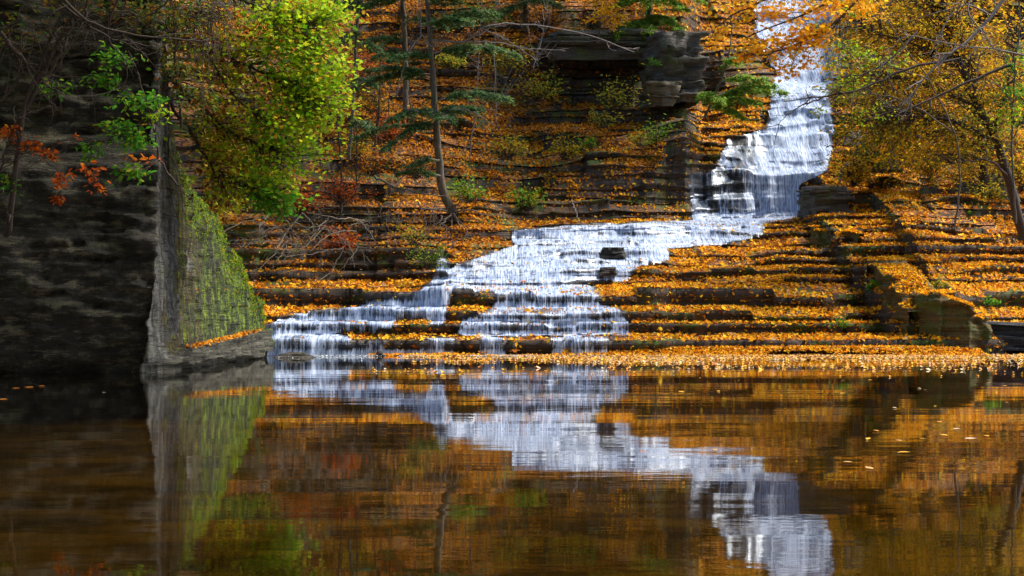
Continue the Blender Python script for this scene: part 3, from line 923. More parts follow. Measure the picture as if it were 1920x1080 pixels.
for i, (x, y, Y, sx, sz, lab) in enumerate([
        (1625, 300, 38.6, .75, .55, 'rounded grey boulder largest in the pile right of the waterfall'),
        (1600, 268, 39.5, .6, .3, 'flat grey boulder topmost in the pile right of the waterfall'),
        (1655, 262, 39.6, .7, .3, 'wide flat boulder right of the topmost one by the waterfall'),
        (1665, 315, 38.3, .8, .45, 'dark boulder at the right foot of the boulder pile'),
        (1590, 325, 38.6, .5, .3, 'small boulder nearest the waterfall edge in the boulder pile'),
        (1740, 385, 37.6, 1.0, .5, 'mossy block under the golden trees on the right bank'),
        (1810, 388, 37.5, 1.2, .62, 'dark mossy block beside the leaning trunk on the right bank'),
        (1870, 375, 37.4, 1.1, .7, 'dark rock at the right edge below the golden trees')]):
    rock_stack('boulder', P(x, y, Y) - np.array([0, 0, .1]), sx, sx * .8, sz + .1, 4, M['rock'], 20 + i, lab, 'boulder', 'boulders on the right bank', taper=.3, round_=.8)
rock_stack('stream_rock', P(1140, 517, 33.2), .42, .4, .2, 3, M['wetrock'], 31, 'dark rock standing alone in the lower middle of the cascade', 'rock', round_=.5)
rock_stack('stream_rock', P(1150, 484, 34.6), .6, .5, .26, 4, M['wetrock'], 32, 'dark rock with leaves on top near the middle of the cascade', 'rock', round_=.4)
rock_stack('stream_rock', P(555, 676, 28.7), 1.0, .5, .17, 3, M['wetrock'], 33, 'low flat dark rock in the pool at the foot of the left falls', 'rock', round_=.8, taper=.5)
rock_stack('stream_rock', P(712, 668, 29.5), .18, .2, .13, 2, M['wetrock'], 34, 'tiny dark stone in the pool below the lowest fall', 'rock', round_=.9)

# ------------------------------------------------------------------ vegetation
GOLD = [(4, (.86, .50, .012)), (3.5, (.76, .54, .02)), (2, (.38, .30, .03)), (1.5, (.20, .22, .02)), (1, (.55, .18, .015)), (.6, (.25, .09, .015))]
ORANGE = [(4, (.92, .47, .015)), (3, (.95, .56, .02)), (1.2, (.80, .30, .015)), (.7, (.75, .52, .06))]
LIME = [(4, (.32, .52, .015)), (3, (.50, .60, .02)), (2.4, (.13, .32, .012)), (1.2, (.55, .50, .03)), (.5, (.6, .35, .03))]
MIDG = [(3, (.34, .46, .02)), (2, (.50, .48, .02)), (2, (.64, .48, .03)), (2, (.30, .12, .015)), (1, (.18, .05, .012))]
GREEN = [(4, (.07, .26, .018)), (3, (.12, .34, .02)), (1.4, (.26, .40, .03)), (.4, (.45, .40, .04))]
RUST = [(3, (.55, .11, .012)), (2, (.42, .07, .01)), (1.5, (.62, .2, .02))]
HEM = [(4, (.055, .13, .042)), (3, (.085, .19, .055)), (1.5, (.15, .25, .06)), (.4, (.25, .2, .03))]
HEMB = [(4, (.11, .28, .03)), (3, (.22, .40, .03)), (1.5, (.38, .44, .03)), (.6, (.5, .3, .03))]
OLIVE = [(3, (.26, .27, .02)), (2, (.44, .36, .02)), (2.5, (.66, .42, .02)), (1, (.08, .12, .02))]


def nearest(limbs, p, pull=.35):
    best = None
    for L in limbs:
        d = np.linalg.norm(L - p, axis=1) + pull * np.maximum(0, p[2] - L[:, 2]) * 0
        j = int(np.argmin(d))
        if best is None or d[j] < best[0]:
            best = (d[j], L, j)
    L, j = best[1], best[2]
    j = max(0, j - int(len(L) * .12))
    return L[j], best[0]


def crown(par, limbs, blobs, mat, shape, bark, size, twig_r=.006, hang=.0, flat=.55, name='crown', twname='twigs'):
    """blobs: (px, py, Y, rx_px, ry_px, rdepth_m, clusters, leaves per cluster, cluster radius m, palette)"""
    tl, C, Nn, Cl, Hd = [], [], [], [], []
    for (bx, by, bY, rx, ry, rd, nc, nlv, cr, pal) in blobs:
        o = P(bx, by, bY)
        for _ in range(nc):
            q = rng.normal(size=3); q /= np.linalg.norm(q); q *= rng.random() ** .42
            p = o + q * np.array([rx * bY / F, rd, ry * bY / F])
            a, dist = nearest(limbs, p)
            mid = (a + p) / 2 + np.array([0, 0, .12 * dist - hang * dist]) + rng.normal(0, .06 * dist + .005, 3)
            pts = curve([a, mid, p + np.array([0, 0, -hang * .1])], 8, .01)
            tl.append((pts, np.linspace(twig_r * (1 + dist * .8), twig_r * .35, len(pts))))
            d = pts[-1] - pts[-3]; d /= np.linalg.norm(d) + 1e-9
            n_ = max(1, int(rng.poisson(nlv)))
            loc = rng.normal(0, 1, (n_, 3)) * np.array([cr, cr, cr * flat])
            loc = loc + d * rng.uniform(-1, 1, (n_, 1)) * cr
            C.append(p + loc)
            nv = np.array([0, -.35, .75]) + rng.normal(0, .5, (n_, 3))
            Nn.append(nv)
            Hd.append(loc + np.array([0, 0, -.6 * cr]) + d * cr)
            Cl.append(pick(pal, n_) * rng.uniform(.8, 1.15))
            # fine side twigs
            if nlv > 5:
                for q2 in range(2):
                    e = p + rng.normal(0, cr * .9, 3)
                    tl.append((np.array([pts[-3], (pts[-3] + e) / 2 + rng.normal(0, .015, 3), e]), np.array([twig_r * .5, twig_r * .35, twig_r * .2])))
    C = np.concatenate(C); n = len(C)
    sz = rng.uniform(size[0], size[1], n)
    leaf_obj(name, C, np.concatenate(Nn), sz, np.concatenate(Cl), shape, mat, par, np.concatenate(Hd))
    tube_obj(twname, tl, bark, par, 4)
    return n


def tree(name, label, cat, trunk, tr, limbs, blobs, shape, mat, bark, size, group=None, extra=None, **kw):
    """trunk: list of (px,py,Y); limbs: list of lists with start radius first"""
    t = curve([P(*q) for q in trunk], 26, .012)
    root = empty(name, t[0], label, cat, group)
    tube_obj('trunk', [(t, np.linspace(tr[0], tr[1], len(t)) * (1 + .08 * vn(np.arange(len(t)) * .9)))], bark, root, 8)
    L = [t]
    for lb in limbs:
        r0, pts = lb[0], lb[1:]
        c = curve([P(*q) for q in pts], 18, .015)
        L.append(c)
        sub = [(c, np.linspace(r0, r0 * .25, len(c)))]
        for _ in range(int(len(c) * .5)):
            j = rng.integers(3, len(c) - 1)
            d = (c[j] - c[j - 2]); d /= np.linalg.norm(d)
            e = c[j] + (d * .5 + rng.normal(0, .45, 3)) * rng.uniform(.25, .7)
            sub.append((curve([c[j], (c[j] + e) / 2 + rng.normal(0, .03, 3), e], 6), np.linspace(r0 * .3, r0 * .08, 7)))
        tube_obj('branch', sub, bark, root, 5)
    n = crown(root, L, blobs, mat, shape, bark, size, **kw) if blobs else 0
    print(name, n)
    return root


# the bright tree leaning out from behind the left cliff
tree('maple_tree', 'bright yellow-green maple leaning out over the left cliff', 'tree',
     [(300, 260, 22.6), (296, 140, 22.6), (300, 20, 22.4), (315, -120, 22.3)], (.13, .08),
     [[.045, (298, 120, 22.5), (370, 200, 22.3), (440, 250, 22.1), (530, 290, 21.9)],
      [.04, (298, 60, 22.5), (380, 90, 22.3), (480, 130, 22.1), (590, 190, 21.9)],
      [.05, (305, -40, 22.4), (400, -20, 22.2), (500, 20, 22.0), (600, 60, 21.9)],
      [.035, (298, 160, 22.5), (360, 250, 22.3), (400, 310, 22.2), (480, 370, 22.0)],
      [.03, (300, 0, 22.4), (360, 60, 22.2), (430, 170, 22.0), (500, 230, 21.8)],
      [.04, (310, -100, 22.4), (450, -110, 22.2), (580, -60, 22)]],
     [(545, 45, 22.0, 85, 75, .6, 114, 15, 0.176, LIME), (590, 165, 21.9, 62, 85, .55, 104, 15, 0.162, LIME), (545, 250, 21.9, 75, 60, .55, 85, 15, 0.162, LIME),
      (490, 330, 22, 75, 42, .5, 57, 14, 0.162, LIME), (515, 378, 22, 45, 28, .3, 32, 15, 0.135, GREEN), (615, 30, 22.2, 38, 40, .4, 24, 14, 0.149, LIME),
      (440, 140, 22.3, 75, 110, .55, 95, 13, 0.189, MIDG), (430, 280, 22.3, 70, 80, .4, 104, 14, 0.176, MIDG), (425, 370, 22.4, 50, 24, .3, 28, 12, 0.162, MIDG), (560, 120, 21.9, 90, 120, .5, 85, 15, 0.176, LIME), (345, 70, 22.0, 50, 60, .3, 40, 9, .16, MIDG), (380, 160, 22.6, 30, 100, .3, 28, 10, 0.162, MIDG), (400, 30, 22.4, 70, 50, .4, 36, 9, 0.176, MIDG),
      (500, -60, 22.3, 130, 50, .8, 57, 14, 0.203, LIME), (640, 190, 22.0, 22, 30, .3, 11, 12, 0.121, LIME)],
     MAPLE, M['leaf'], M['darkb'], (.05, .10), twig_r=.006, hang=.22, flat=.28)

# leafy sapling growing across the dark face
tree('sapling', 'green leafy sapling in front of the dark cliff face', 'sapling',
     [(330, 345, 20.2), (300, 300, 19.9), (285, 230, 19.7), (262, 150, 19.6), (240, 95, 19.6)], (.016, .006),
     [[.008, (285, 230, 19.7), (240, 240, 19.6), (180, 270, 19.5)], [.008, (262, 160, 19.6), (190, 160, 19.5), (100, 165, 19.4)],
      [.007, (300, 300, 19.9), (260, 320, 19.6), (205, 335, 19.5)], [.006, (275, 190, 19.7), (320, 185, 19.5)]],
     [(215, 115, 19.5, 38, 28, .15, 15, 10, 0.094, GREEN), (195, 150, 19.5, 35, 16, .15, 11, 8, 0.088, GREEN), (105, 166, 19.5, 30, 10, .1, 10, 7, 0.075, GREEN),
      (262, 188, 19.5, 55, 14, .15, 15, 10, 0.088, GREEN), (225, 238, 19.5, 40, 14, .15, 13, 9, 0.088, GREEN), (255, 262, 19.5, 36, 13, .15, 13, 9, 0.088, GREEN),
      (170, 280, 19.5, 26, 8, .1, 8, 8, 0.075, GREEN), (245, 325, 19.5, 34, 10, .1, 11, 9, 0.075, GREEN), (290, 215, 19.6, 25, 20, .1, 10, 7, 0.075, LIME), (10, 345, 19.4, 14, 12, .1, 6, 7, 0.062, GREEN)],
     OVAL, M['leaf'], M['darkb'], (.06, .11), twig_r=.003)
tree('creeper', 'rust-orange leaves on thin stems at the far left of the cliff', 'shrub',
     [(-30, 420, 19.4), (-5, 330, 19.3), (20, 260, 19.2), (50, 200, 19.2)], (.02, .006),
     [[.008, (0, 320, 19.3), (60, 290, 19.2), (115, 330, 19.1), (112, 375, 19.1)], [.007, (10, 290, 19.3), (100, 290, 19.1), (190, 340, 19.1)]],
     [(20, 250, 19.2, 22, 10, .1, 10, 7, 0.075, RUST), (60, 272, 19.2, 26, 12, .1, 10, 6, 0.075, RUST), (90, 288, 19.1, 22, 8, .1, 8, 6, 0.062, RUST), (113, 336, 19.1, 14, 16, .08, 10, 5, 0.05, RUST),
      (110, 375, 19.1, 12, 7, .05, 6, 5, 0.037, RUST), (165, 325, 19.1, 24, 12, .1, 8, 5, 0.062, RUST), (185, 352, 19.1, 14, 6, .1, 6, 4, 0.05, RUST), (265, 300, 19.4, 30, 10, .1, 6, 4, 0.062, RUST), (140, 255, 19.1, 10, 5, .1, 2, 4, 0.037, RUST)],
     OVAL, M['leaf'], M['darkb'], (.06, .11), twig_r=.003)


def shade_crown(root, c, r, n, size, pal, mat):  # unseen foliage mass added above the view to cast shade
    q = rng.normal(size=(n, 3)); q /= np.linalg.norm(q, axis=1)[:, None]; q *= rng.random((n, 1)) ** .4
    p = np.array(c) + q * np.array(r)
    k = fbm(p[:, 0] * .9, p[:, 1] * .9, p[:, 2] * .9, 33) > -.12
    p = p[k]
    leaf_obj('shade_crown', p, np.array([0, 0, 1.]) + rng.normal(0, .6, (len(p), 3)), rng.uniform(size * .7, size * 1.3, len(p)), pick(pal, len(p)), OVAL, mat, root)


shade_crown(bpy.data.objects['maple_tree'], (-8.5, 17.0, 8.7), (7.5, 6.5, 2.0), 17000, .24, LIME, M['leaf'])  # out-of-view leaves added to darken the cliff's front face


def bare(name, label, cat, strands, bark, group=None, sub=3, sublen=.5):
    base = P(*strands[0][1])
    root = empty(name, base, label, cat, group)
    lines = []
    for st in strands:
        r0, pts = st[0], st[1:]
        c = curve([P(*q) for q in pts], 18, .012)
        lines.append((c, np.linspace(r0, r0 * .3, len(c))))
        for _ in range(sub * 2):
            j = rng.integers(2, len(c) - 1)
            d = c[j] - c[j - 2]; d /= np.linalg.norm(d)
            e = c[j] + (d * .7 + rng.normal(0, .4, 3)) * rng.uniform(.4, 1) * sublen
            k = curve([c[j], (c[j] + e) / 2 + rng.normal(0, .04, 3), e], 6, .006)
            lines.append((k, np.linspace(r0 * .45, r0 * .1, len(k))))
            for _ in range(2):
                jj = rng.integers(1, len(k) - 1)
                e2 = k[jj] + (d * .4 + rng.normal(0, .5, 3)) * rng.uniform(.2, .5) * sublen
                lines.append((np.array([k[jj], (k[jj] + e2) / 2 + rng.normal(0, .02, 3), e2]), np.array([r0 * .22, r0 * .16, r0 * .08])))
    tube_obj('branches', lines, bark, root, 5)
    return root


bare('bare_shrub', 'dark leafless shrub stems leaning across the top left corner', 'shrub',
     [[.05, (12, 440, 20.0), (20, 400, 19.6), (35, 260, 19.2), (60, 160, 19.1), (110, 40, 19), (150, -60, 19)], [.035, (30, 240, 19.2), (80, 140, 19.1), (120, 60, 19), (160, -20, 19)],
      [.03, (0, 60, 18.9), (50, 120, 19), (110, 180, 19.2)], [.028, (100, -30, 18.8), (150, 30, 18.8), (250, 68, 19), (370, 72, 19.4)], [.02, (110, 0, 18.8), (170, 50, 18.9), (230, 80, 19.1), (300, 85, 19.3)],
      [.03, (60, 160, 19.1), (110, 110, 19), (140, 20, 19), (125, -40, 19)], [.02, (0, 190, 19), (30, 150, 19), (40, 60, 19)], [.018, (170, -30, 19), (150, 60, 19.1), (100, 140, 19.2), (95, 230, 19.3)], [.016, (230, -20, 19), (200, 60, 19.1), (240, 130, 19.3), (210, 200, 19.4)],
      [.016, (330, -20, 19.2), (280, 30, 19.2), (200, 20, 19.1), (120, 60, 19)], [.014, (60, -20, 18.9), (20, 60, 18.9), (-10, 120, 18.9)]], M['darkb'], sub=4, sublen=.6)
VINE = [(3, (.09, .12, .02)), (2, (.20, .17, .02)), (2, (.22, .08, .015)), (1, (.05, .16, .02))]
tree('vine', 'dull green and brown vine draped over the top corner of the cliff', 'vine',
     [(340, 240, 20.9), (332, 160, 20.6), (326, 60, 20.4), (320, -40, 20.4)], (.02, .012),
     [[.01, (326, 60, 20.4), (280, 50, 20.1), (230, 20, 20)], [.01, (330, 120, 20.5), (370, 160, 20.5), (385, 220, 20.6)]],
     [(335, 30, 20.4, 50, 50, .25, 30, 12, .12, VINE), (330, 130, 20.5, 26, 60, .2, 26, 11, .1, VINE), (260, 15, 20.0, 70, 30, .2, 24, 10, .12, VINE), (372, 200, 20.6, 24, 50, .2, 16, 10, .1, VINE), (150, 5, 19.8, 120, 22, .2, 26, 9, .12, VINE),
      (50, 60, 19.6, 60, 50, .2, 18, 8, .11, VINE)],
     OVAL, M['leaf'], M['darkb'], (.05, .10), twig_r=.004, hang=.3)
# hanging root tangle above the pillar of rock
ro = empty('root_tangle', P(370, 20, 20.9), 'brown tangle of fine roots hanging from the top of the cliff corner', 'roots')
lines = []
for i in range(110):
    s = P(rng.normal(372, 22), rng.normal(20, 14), 20.9 + rng.normal(0, .1))
    a = rng.uniform(-1, 1)
    e = s + np.array([a * .42, rng.normal(0, .12), -rng.uniform(.25, 1.35) * (1.1 - .55 * abs(a))])
    m_ = (s + e) / 2 + np.array([a * .18, 0, .15])
    k = curve([s, m_, e], 8, .012)
    lines.append((k, np.linspace(.007, .002, len(k))))
tube_obj('roots', lines, M['darkb'], ro, 4)


def hemlock(name, label, trunk, tr, boughs, pal, dens=1.0, group=None, dead=True, needle=(.05, .09)):
    """boughs: (start px,py,Y), (end px,py,Y), spray half-width m"""
    t = curve([P(*q) for q in trunk], 26, .01)
    root = empty(name, t[0], label, 'tree', group)
    tube_obj('trunk', [(t, np.linspace(tr[0], tr[1], len(t)) * (1 + .06 * vn(np.arange(len(t)) * .8, 3)))], M['bark'], root, 8)
    tl, C, Nn, Hd, Cl = [], [], [], [], []
    for s, e, wdt in boughs:
        s, e = P(*s), P(*e)
        L = np.linalg.norm(e - s)
        c = curve([s, (s + e) / 2 + np.array([0, 0, .10 * L]), e], 14, .008)
        tl.append((c, np.linspace(.022, .004, len(c))))
        n1 = int(58 * dens * max(L, .7))
        for q in range(n1):
            u = rng.uniform(.15, 1)
            j = min(len(c) - 2, int(u * (len(c) - 1)))
            d = c[j + 1] - c[j]; d /= np.linalg.norm(d)
            sd = np.cross(d, [0, 0, 1]); sd /= np.linalg.norm(sd) + 1e-9
            sgn = rng.choice([-1, 1])
            ln = wdt * rng.uniform(.4, 1) * (1.15 - .75 * u)
            tip = c[j] + (sd * sgn * .85 + d * .7) * ln + np.array([0, 0, -.28 * ln + rng.normal(0, .05)])
            k = np.linspace(0, 1, 5)[:, None] * (tip - c[j]) + c[j]
            k[1:4, 2] += .05 * ln
            tl.append((k, np.linspace(.005, .0015, 5)))
            m = int(26 * max(.4, ln / .4))
            uu = rng.uniform(.05, 1, m)
            pp = c[j] + (tip - c[j]) * uu[:, None]
            td = (tip - c[j]) / (ln + 1e-6)
            sg = rng.choice([-1, 1], m)
            hd = td * .9 + np.cross(td, [0, 0, 1])[None, :] * sg[:, None] + rng.normal(0, .2, (m, 3)) + np.array([0, 0, -.15])
            C.append(pp + hd * .03 + rng.normal(0, .02, (m, 3))); Hd.append(hd)
            Nn.append(np.array([0, -.3, 1]) + rng.normal(0, .35, (m, 3)))
            Cl.append(pick(pal, m) * rng.uniform(.8, 1.2))
    C = np.concatenate(C)
    leaf_obj('crown', C, np.concatenate(Nn), rng.uniform(needle[0], needle[1], len(C)) * 1.6, np.concatenate(Cl), NEEDLE2, M['needle'], root, np.concatenate(Hd))
    tube_obj('boughs', tl, M['grey'] if dead else M['bark'], root, 4)
    tp = t[-1]
    ztop_ = CH + (HOR + 25) * tp[1] / F
    tube_obj('upper_trunk', [(np.array([tp, tp + [0, 0, 3.2], tp + [0, 0, 6.0]]), np.array([tr[1], tr[1] * .7, .02]))], M['bark'], root, 8)
    shade_crown(root, (tp[0], tp[1], ztop_ + 3.2), (2.6, 2.4, 3.0), 3800, .26, pal, M['needle'])  # unseen crown added overhead to shade the slope
    print(name, len(C))
    return root, t


NEEDLE2 = (np.array([[0, -.5, 0], [.13, -.1, .03], [0, .5, -.05], [-.13, -.1, .03]]), np.array([[0, 1, 2, 3]]))
hemlock('hemlock_tree', 'slender hemlock with grey trunk and flat boughs in the middle of the slope',
        [(852, 400, 36.6), (832, 365, 36.4), (824, 310, 36.2), (819, 240, 36), (812, 150, 35.9), (806, 70, 35.8), (795, -60, 35.7)], (.12, .05),
        [((818, 215, 36), (900, 205, 35), .55), ((818, 210, 36), (735, 222, 35), .6), ((820, 225, 36), (715, 285, 35), .4), ((818, 190, 36), (960, 185, 35.2), .5),
         ((812, 150, 36), (690, 130, 35), .5), ((812, 140, 36), (660, 165, 35.5), .5), ((810, 110, 36), (730, 112, 34.8), .4), ((810, 100, 36), (980, 105, 35.2), .5), ((806, 60, 36), (930, 20, 35.2), .6),
         ((806, 50, 36), (880, 40, 34.8), .5), ((824, 300, 36), (770, 310, 35.4), .3), ((800, 10, 36), (900, -10, 35), .6), ((800, 0, 36), (700, -10, 35), .6), ((820, 215, 36), (840, 225, 34.8), .5),
         ((826, 330, 36), (740, 325, 35.6), .25), ((818, 240, 36), (660, 260, 36), .3)], HEM)
hemlock('hemlock_tree', 'darker hemlock farther up the slope left of the slender one',
        [(762, 215, 40.5), (760, 100, 40.3), (755, 0, 40.2), (750, -120, 40)], (.09, .06),
        [((760, 80, 40.3), (690, 75, 39.5), .6), ((760, 40, 40.3), (830, 45, 39.5), .6), ((758, 0, 40), (680, 10, 39.4), .8), ((758, 0, 40), (850, -10, 39.4), .7), ((758, 100, 40.3), (700, 110, 39), .5), ((758, -30, 40), (760, -10, 38.8), .8)], HEM, dead=False)
hemlock('hemlock_tree', 'green hemlock standing on top of the rock band',
        [(1215, 60, 44.8), (1218, 0, 44.8), (1220, -120, 44.6)], (.12, .08),
        [((1216, 40, 44.8), (1150, 68, 43.3), .55), ((1216, 40, 44.8), (1215, 62, 43.2), .55), ((1216, 30, 44.8), (1275, 55, 43.3), .6), ((1218, 0, 44.8), (1145, 12, 43.6), .7), ((1218, 0, 44.8), (1285, 15, 43.5), .7),
         ((1218, -20, 44.8), (1225, 10, 43.2), .8), ((1218, -40, 44.8), (1320, 5, 43.5), .6), ((1218, -40, 44.8), (1100, -20, 43.6), .7)], HEMB, 1.2, dead=False)
hemlock('hemlock_tree', 'small bright green hemlock leaning over the left side of the upper waterfall',
        [(1322, 220, 41.5), (1335, 190, 41.2), (1352, 150, 41), (1365, 110, 40.8), (1372, 60, 40.8)], (.05, .02),
        [((1335, 190, 41.2), (1460, 160, 40), .45), ((1335, 195, 41.2), (1430, 195, 40), .42), ((1330, 200, 41.3), (1400, 225, 40.2), .36), ((1350, 155, 41), (1440, 150, 40.2), .4), ((1335, 195, 41.2), (1350, 190, 39.8), .4),
         ((1340, 180, 41.2), (1310, 185, 40.2), .35), ((1360, 125, 41), (1385, 110, 40.2), .4), ((1335, 190, 41.2), (1480, 175, 40.6), .3)], HEMB, 1.2, dead=False)
hemlock('hemlock_tree', 'hemlock at the top edge of the slope left of the rock band',
        [(985, 60, 46), (985, 0, 46), (985, -100, 46)], (.12, .08),
        [((985, 10, 46), (930, 30, 45), .6), ((985, 0, 46), (1050, 10, 45), .7), ((985, -20, 46), (990, 5, 44.8), .7), ((985, -30, 46), (900, -10, 45), .6)], HEM, dead=False)
hemlock('hemlock_tree', 'dark drooping hemlock half hidden behind the bright maple',
        [(655, 300, 37.5), (665, 150, 37.4), (672, 0, 37.4), (675, -80, 37.4)], (.05, .035),
        [((660, 230, 37.4), (700, 245, 36.4), .4), ((665, 150, 37.4), (700, 160, 36.4), .45), ((668, 80, 37.4), (720, 100, 36.6), .5), ((668, 60, 37.4), (640, 80, 36.4), .5), ((672, 0, 37.4), (650, 20, 36.5), .6)], HEM, .8, dead=True)

bare('dead_branch', 'long pale leafless bough arching right from the slender hemlock', 'branch',
     [[.028, (812, 75, 35.7), (870, 78, 35.4), (905, 52, 35.2), (950, 44, 35.1), (1030, 50, 35), (1110, 68, 34.9), (1190, 98, 34.8)],
      [.018, (870, 78, 35.4), (930, 80, 35.1), (990, 90, 35), (1060, 95, 35)], [.014, (905, 55, 35.2), (950, 75, 35), (1010, 115, 34.9)]], M['grey'], sub=3, sublen=.6)
bare('dead_branch', 'pale forked twig rising beside the top of the slender hemlock', 'branch',
     [[.022, (812, 90, 35.6), (790, 62, 35.4), (788, 20, 35.3), (775, -40, 35.3)], [.018, (790, 65, 35.4), (765, 100, 35.2), (750, 150, 35.1), (745, 180, 35.1)]], M['grey'], sub=2, sublen=.4)
bare('dead_branch', 'thin pale twigs crossing the slope left of the slender hemlock', 'branch',
     [[.014, (818, 210, 35.8), (770, 205, 35.2), (710, 180, 35), (670, 150, 34.9)], [.014, (818, 215, 35.6), (870, 205, 35), (930, 235, 34.8)]], M['grey'], sub=3, sublen=.5)
bare('dead_branch', 'fallen mossy branch lying on leaves left of the slender trunk', 'branch',
     [[.035, (702, 330, 36.4), (740, 350, 36.0), (790, 362, 35.9), (840, 370, 35.9)]], M['bark'], sub=1, sublen=.3)
bare('dead_branch', 'pale stick leaning on the dark ledge above the cascade', 'stick',
     [[.022, (1072, 375, 38.2), (1078, 395, 37.8), (1088, 417, 37.5)]], M['grey'], sub=0)

# exposed roots of the slender hemlock
st = []
for a, b, c_, d__ in ((845, 400, 900, 395), (850, 400, 820, 430), (850, 402, 868, 440), (845, 398, 790, 392), (848, 404, 845, 455), (840, 395, 870, 378)):
    st.append([.035, (a, b, 36.4), ((a + c_) / 2, (b + d__) / 2 - 3, 36.0), (c_, d__, 35.7)])
bare('tree_roots', 'gnarled exposed roots spreading at the foot of the slender hemlock', 'roots', st, M['bark'], sub=1, sublen=.4)

# thin stems on the slope behind the maple
for i, (a, b, c_, d__, lab) in enumerate([(640, 420, 622, 120, 'thin bare stem nearest the bright maple on the slope'), (655, 500, 668, 200, 'bare dark stem rising from the brush heap'),
                                         (700, 300, 712, 60, 'bare brown stem left of the two hemlocks'), (585, 470, 600, 300, 'short bare stem under the edge of the bright maple')]):
    bare('bare_sapling', lab, 'sapling', [[.035, (a, b, 36 + i * .7), ((a + c_) / 2 + 6, (b + d__) / 2, 36 + i * .7), (c_, d__, 35.8 + i * .7)]], M['darkb'], 'bare saplings on the slope', sub=4, sublen=.8)

# brush heap
st = []
for i in range(30):
    a = rng.uniform(500, 700); b = rng.uniform(395, 470)
    ang = rng.uniform(-.3, 1.2)
    l = rng.uniform(60, 150)
    e = (a - l * math.cos(ang) * rng.choice([1, 1, -.6]), b + l * .7 * math.sin(ang))
    st.append([rng.uniform(.008, .022), (a, b, 33.4 + rng.normal(0, .4)), ((a + e[0]) / 2, (b + e[1]) / 2 + rng.uniform(-25, 10), 32.8), (e[0], min(e[1], 528), 32.4 + rng.normal(0, .3))])
bare('brush_heap', 'tangled heap of fallen brown branches between cliff and cascade', 'brushwood', st, M['bark'], sub=2, sublen=.5)
st = []
for i in range(22):
    a = rng.uniform(620, 850); b = rng.uniform(370, 420)
    st.append([rng.uniform(.008, .02), (a, b, 34.9), (a + rng.uniform(-40, 40), b + rng.uniform(10, 50), 34.3), (a + rng.uniform(-80, 60), b + rng.uniform(50, 100), 34.0)])
bare('root_tangle', 'dark web of roots and twigs hanging down the bank above the cascade', 'roots', st, M['darkb'], sub=2, sublen=.4)

# right side trees
tree('golden_tree', 'golden-leaved tree with leaning dark trunk at the right edge', 'tree',
     [(1918, 440, 34.5), (1895, 350, 34.3), (1870, 270, 34.2), (1835, 200, 34), (1800, 120, 33.8), (1770, 20, 33.6), (1755, -80, 33.5)], (.12, .05),
     [[.05, (1870, 270, 34.2), (1800, 230, 33.6), (1700, 215, 33.2), (1600, 235, 33)], [.045, (1835, 200, 34), (1740, 160, 33.4), (1640, 140, 33), (1540, 150, 32.8)],
      [.04, (1800, 120, 33.8), (1700, 80, 33.2), (1600, 50, 33)], [.04, (1890, 330, 34.3), (1850, 300, 33.6), (1770, 310, 33.2)], [.04, (1860, 250, 34.2), (1890, 160, 33.8), (1910, 60, 33.6)]],
     [(1760, 60, 33.8, 112, 66, .9, 143, 17, 0.2, GOLD), (1660, 60, 33.6, 112, 60, .8, 131, 17, 0.2, GOLD), (1700, 160, 33.6, 150, 60, .9, 143, 16, 0.213, GOLD), (1820, 240, 34, 112, 77, .9, 131, 15, 0.213, OLIVE),
      (1640, 240, 33.6, 94, 60, .8, 101, 15, 0.2, OLIVE), (1720, 260, 33.8, 112, 55, .8, 89, 14, 0.213, GOLD), (1880, 110, 34, 75, 121, .8, 96, 14, 0.213, GOLD), (1700, -30, 33.6, 250, 55, 1, 143, 16, 0.225, GOLD)],
     OVAL, M['leaf'], M['darkb'], (.065, .115), twig_r=.007, flat=.35)
tree('golden_tree', 'thicket tree of olive and gold leaves behind the leaning one', 'tree',
     [(1850, 400, 37.3), (1845, 300, 37.2), (1830, 180, 37.1), (1820, 60, 37), (1815, -80, 37)], (.11, .05),
     [[.04, (1845, 280, 37.2), (1760, 230, 37), (1680, 220, 36.8)], [.04, (1835, 200, 37.1), (1900, 150, 37), (1960, 120, 36.8)]],
     [(1740, 300, 37.6, 125, 39, .8, 96, 14, 0.225, OLIVE), (1880, 310, 37.4, 87, 55, .8, 83, 14, 0.225, GOLD), (1660, 180, 38, 112, 66, .8, 96, 14, 0.225, GOLD), (1830, 150, 37.6, 150, 99, 1, 179, 14, 0.25, GOLD),
      (1800, 335, 37.6, 123, 28, .8, 37, 13, .2, GOLD), (1650, 290, 37.6, 67, 28, .6, 24, 13, .18, OLIVE), (1610, 300, 38.2, 49, 33, .4, 22, 12, 0.175, GOLD), (1620, 100, 38.5, 87, 99, .8, 96, 14, 0.237, OLIVE)],
     OVAL, M['leaf'], M['darkb'], (.065, .115), twig_r=.007, flat=.35)
tree('green_tree', 'young tree with green leaf sprays before the golden foliage', 'tree',
     [(1790, 430, 33.0), (1800, 330, 32.8), (1790, 250, 32.6), (1740, 150, 32.4), (1690, 80, 32.3), (1640, 0, 32.3)], (.024, .010),
     [[.022, (1740, 150, 32.4), (1660, 120, 32.1), (1600, 95, 32), (1540, 40, 31.9)], [.022, (1790, 250, 32.6), (1700, 190, 32.2), (1600, 175, 32), (1500, 185, 31.9)]],
     [(1590, 100, 32, 60, 24, .4, 20, 11, .13, LIME), (1590, 165, 32, 60, 22, .4, 20, 11, .13, LIME), (1660, 120, 32, 50, 30, .4, 16, 10, .13, LIME), (1530, 55, 32, 26, 14, .3, 8, 10, .11, GREEN),
      (1590, 20, 32, 45, 16, .3, 12, 10, .12, LIME), (1540, 205, 32, 24, 7, .3, 5, 8, .08, LIME), (1640, 215, 32, 40, 20, .4, 10, 9, .13, LIME)],
     OVAL, M['leaf'], M['bark'], (.07, .11), twig_r=.005)
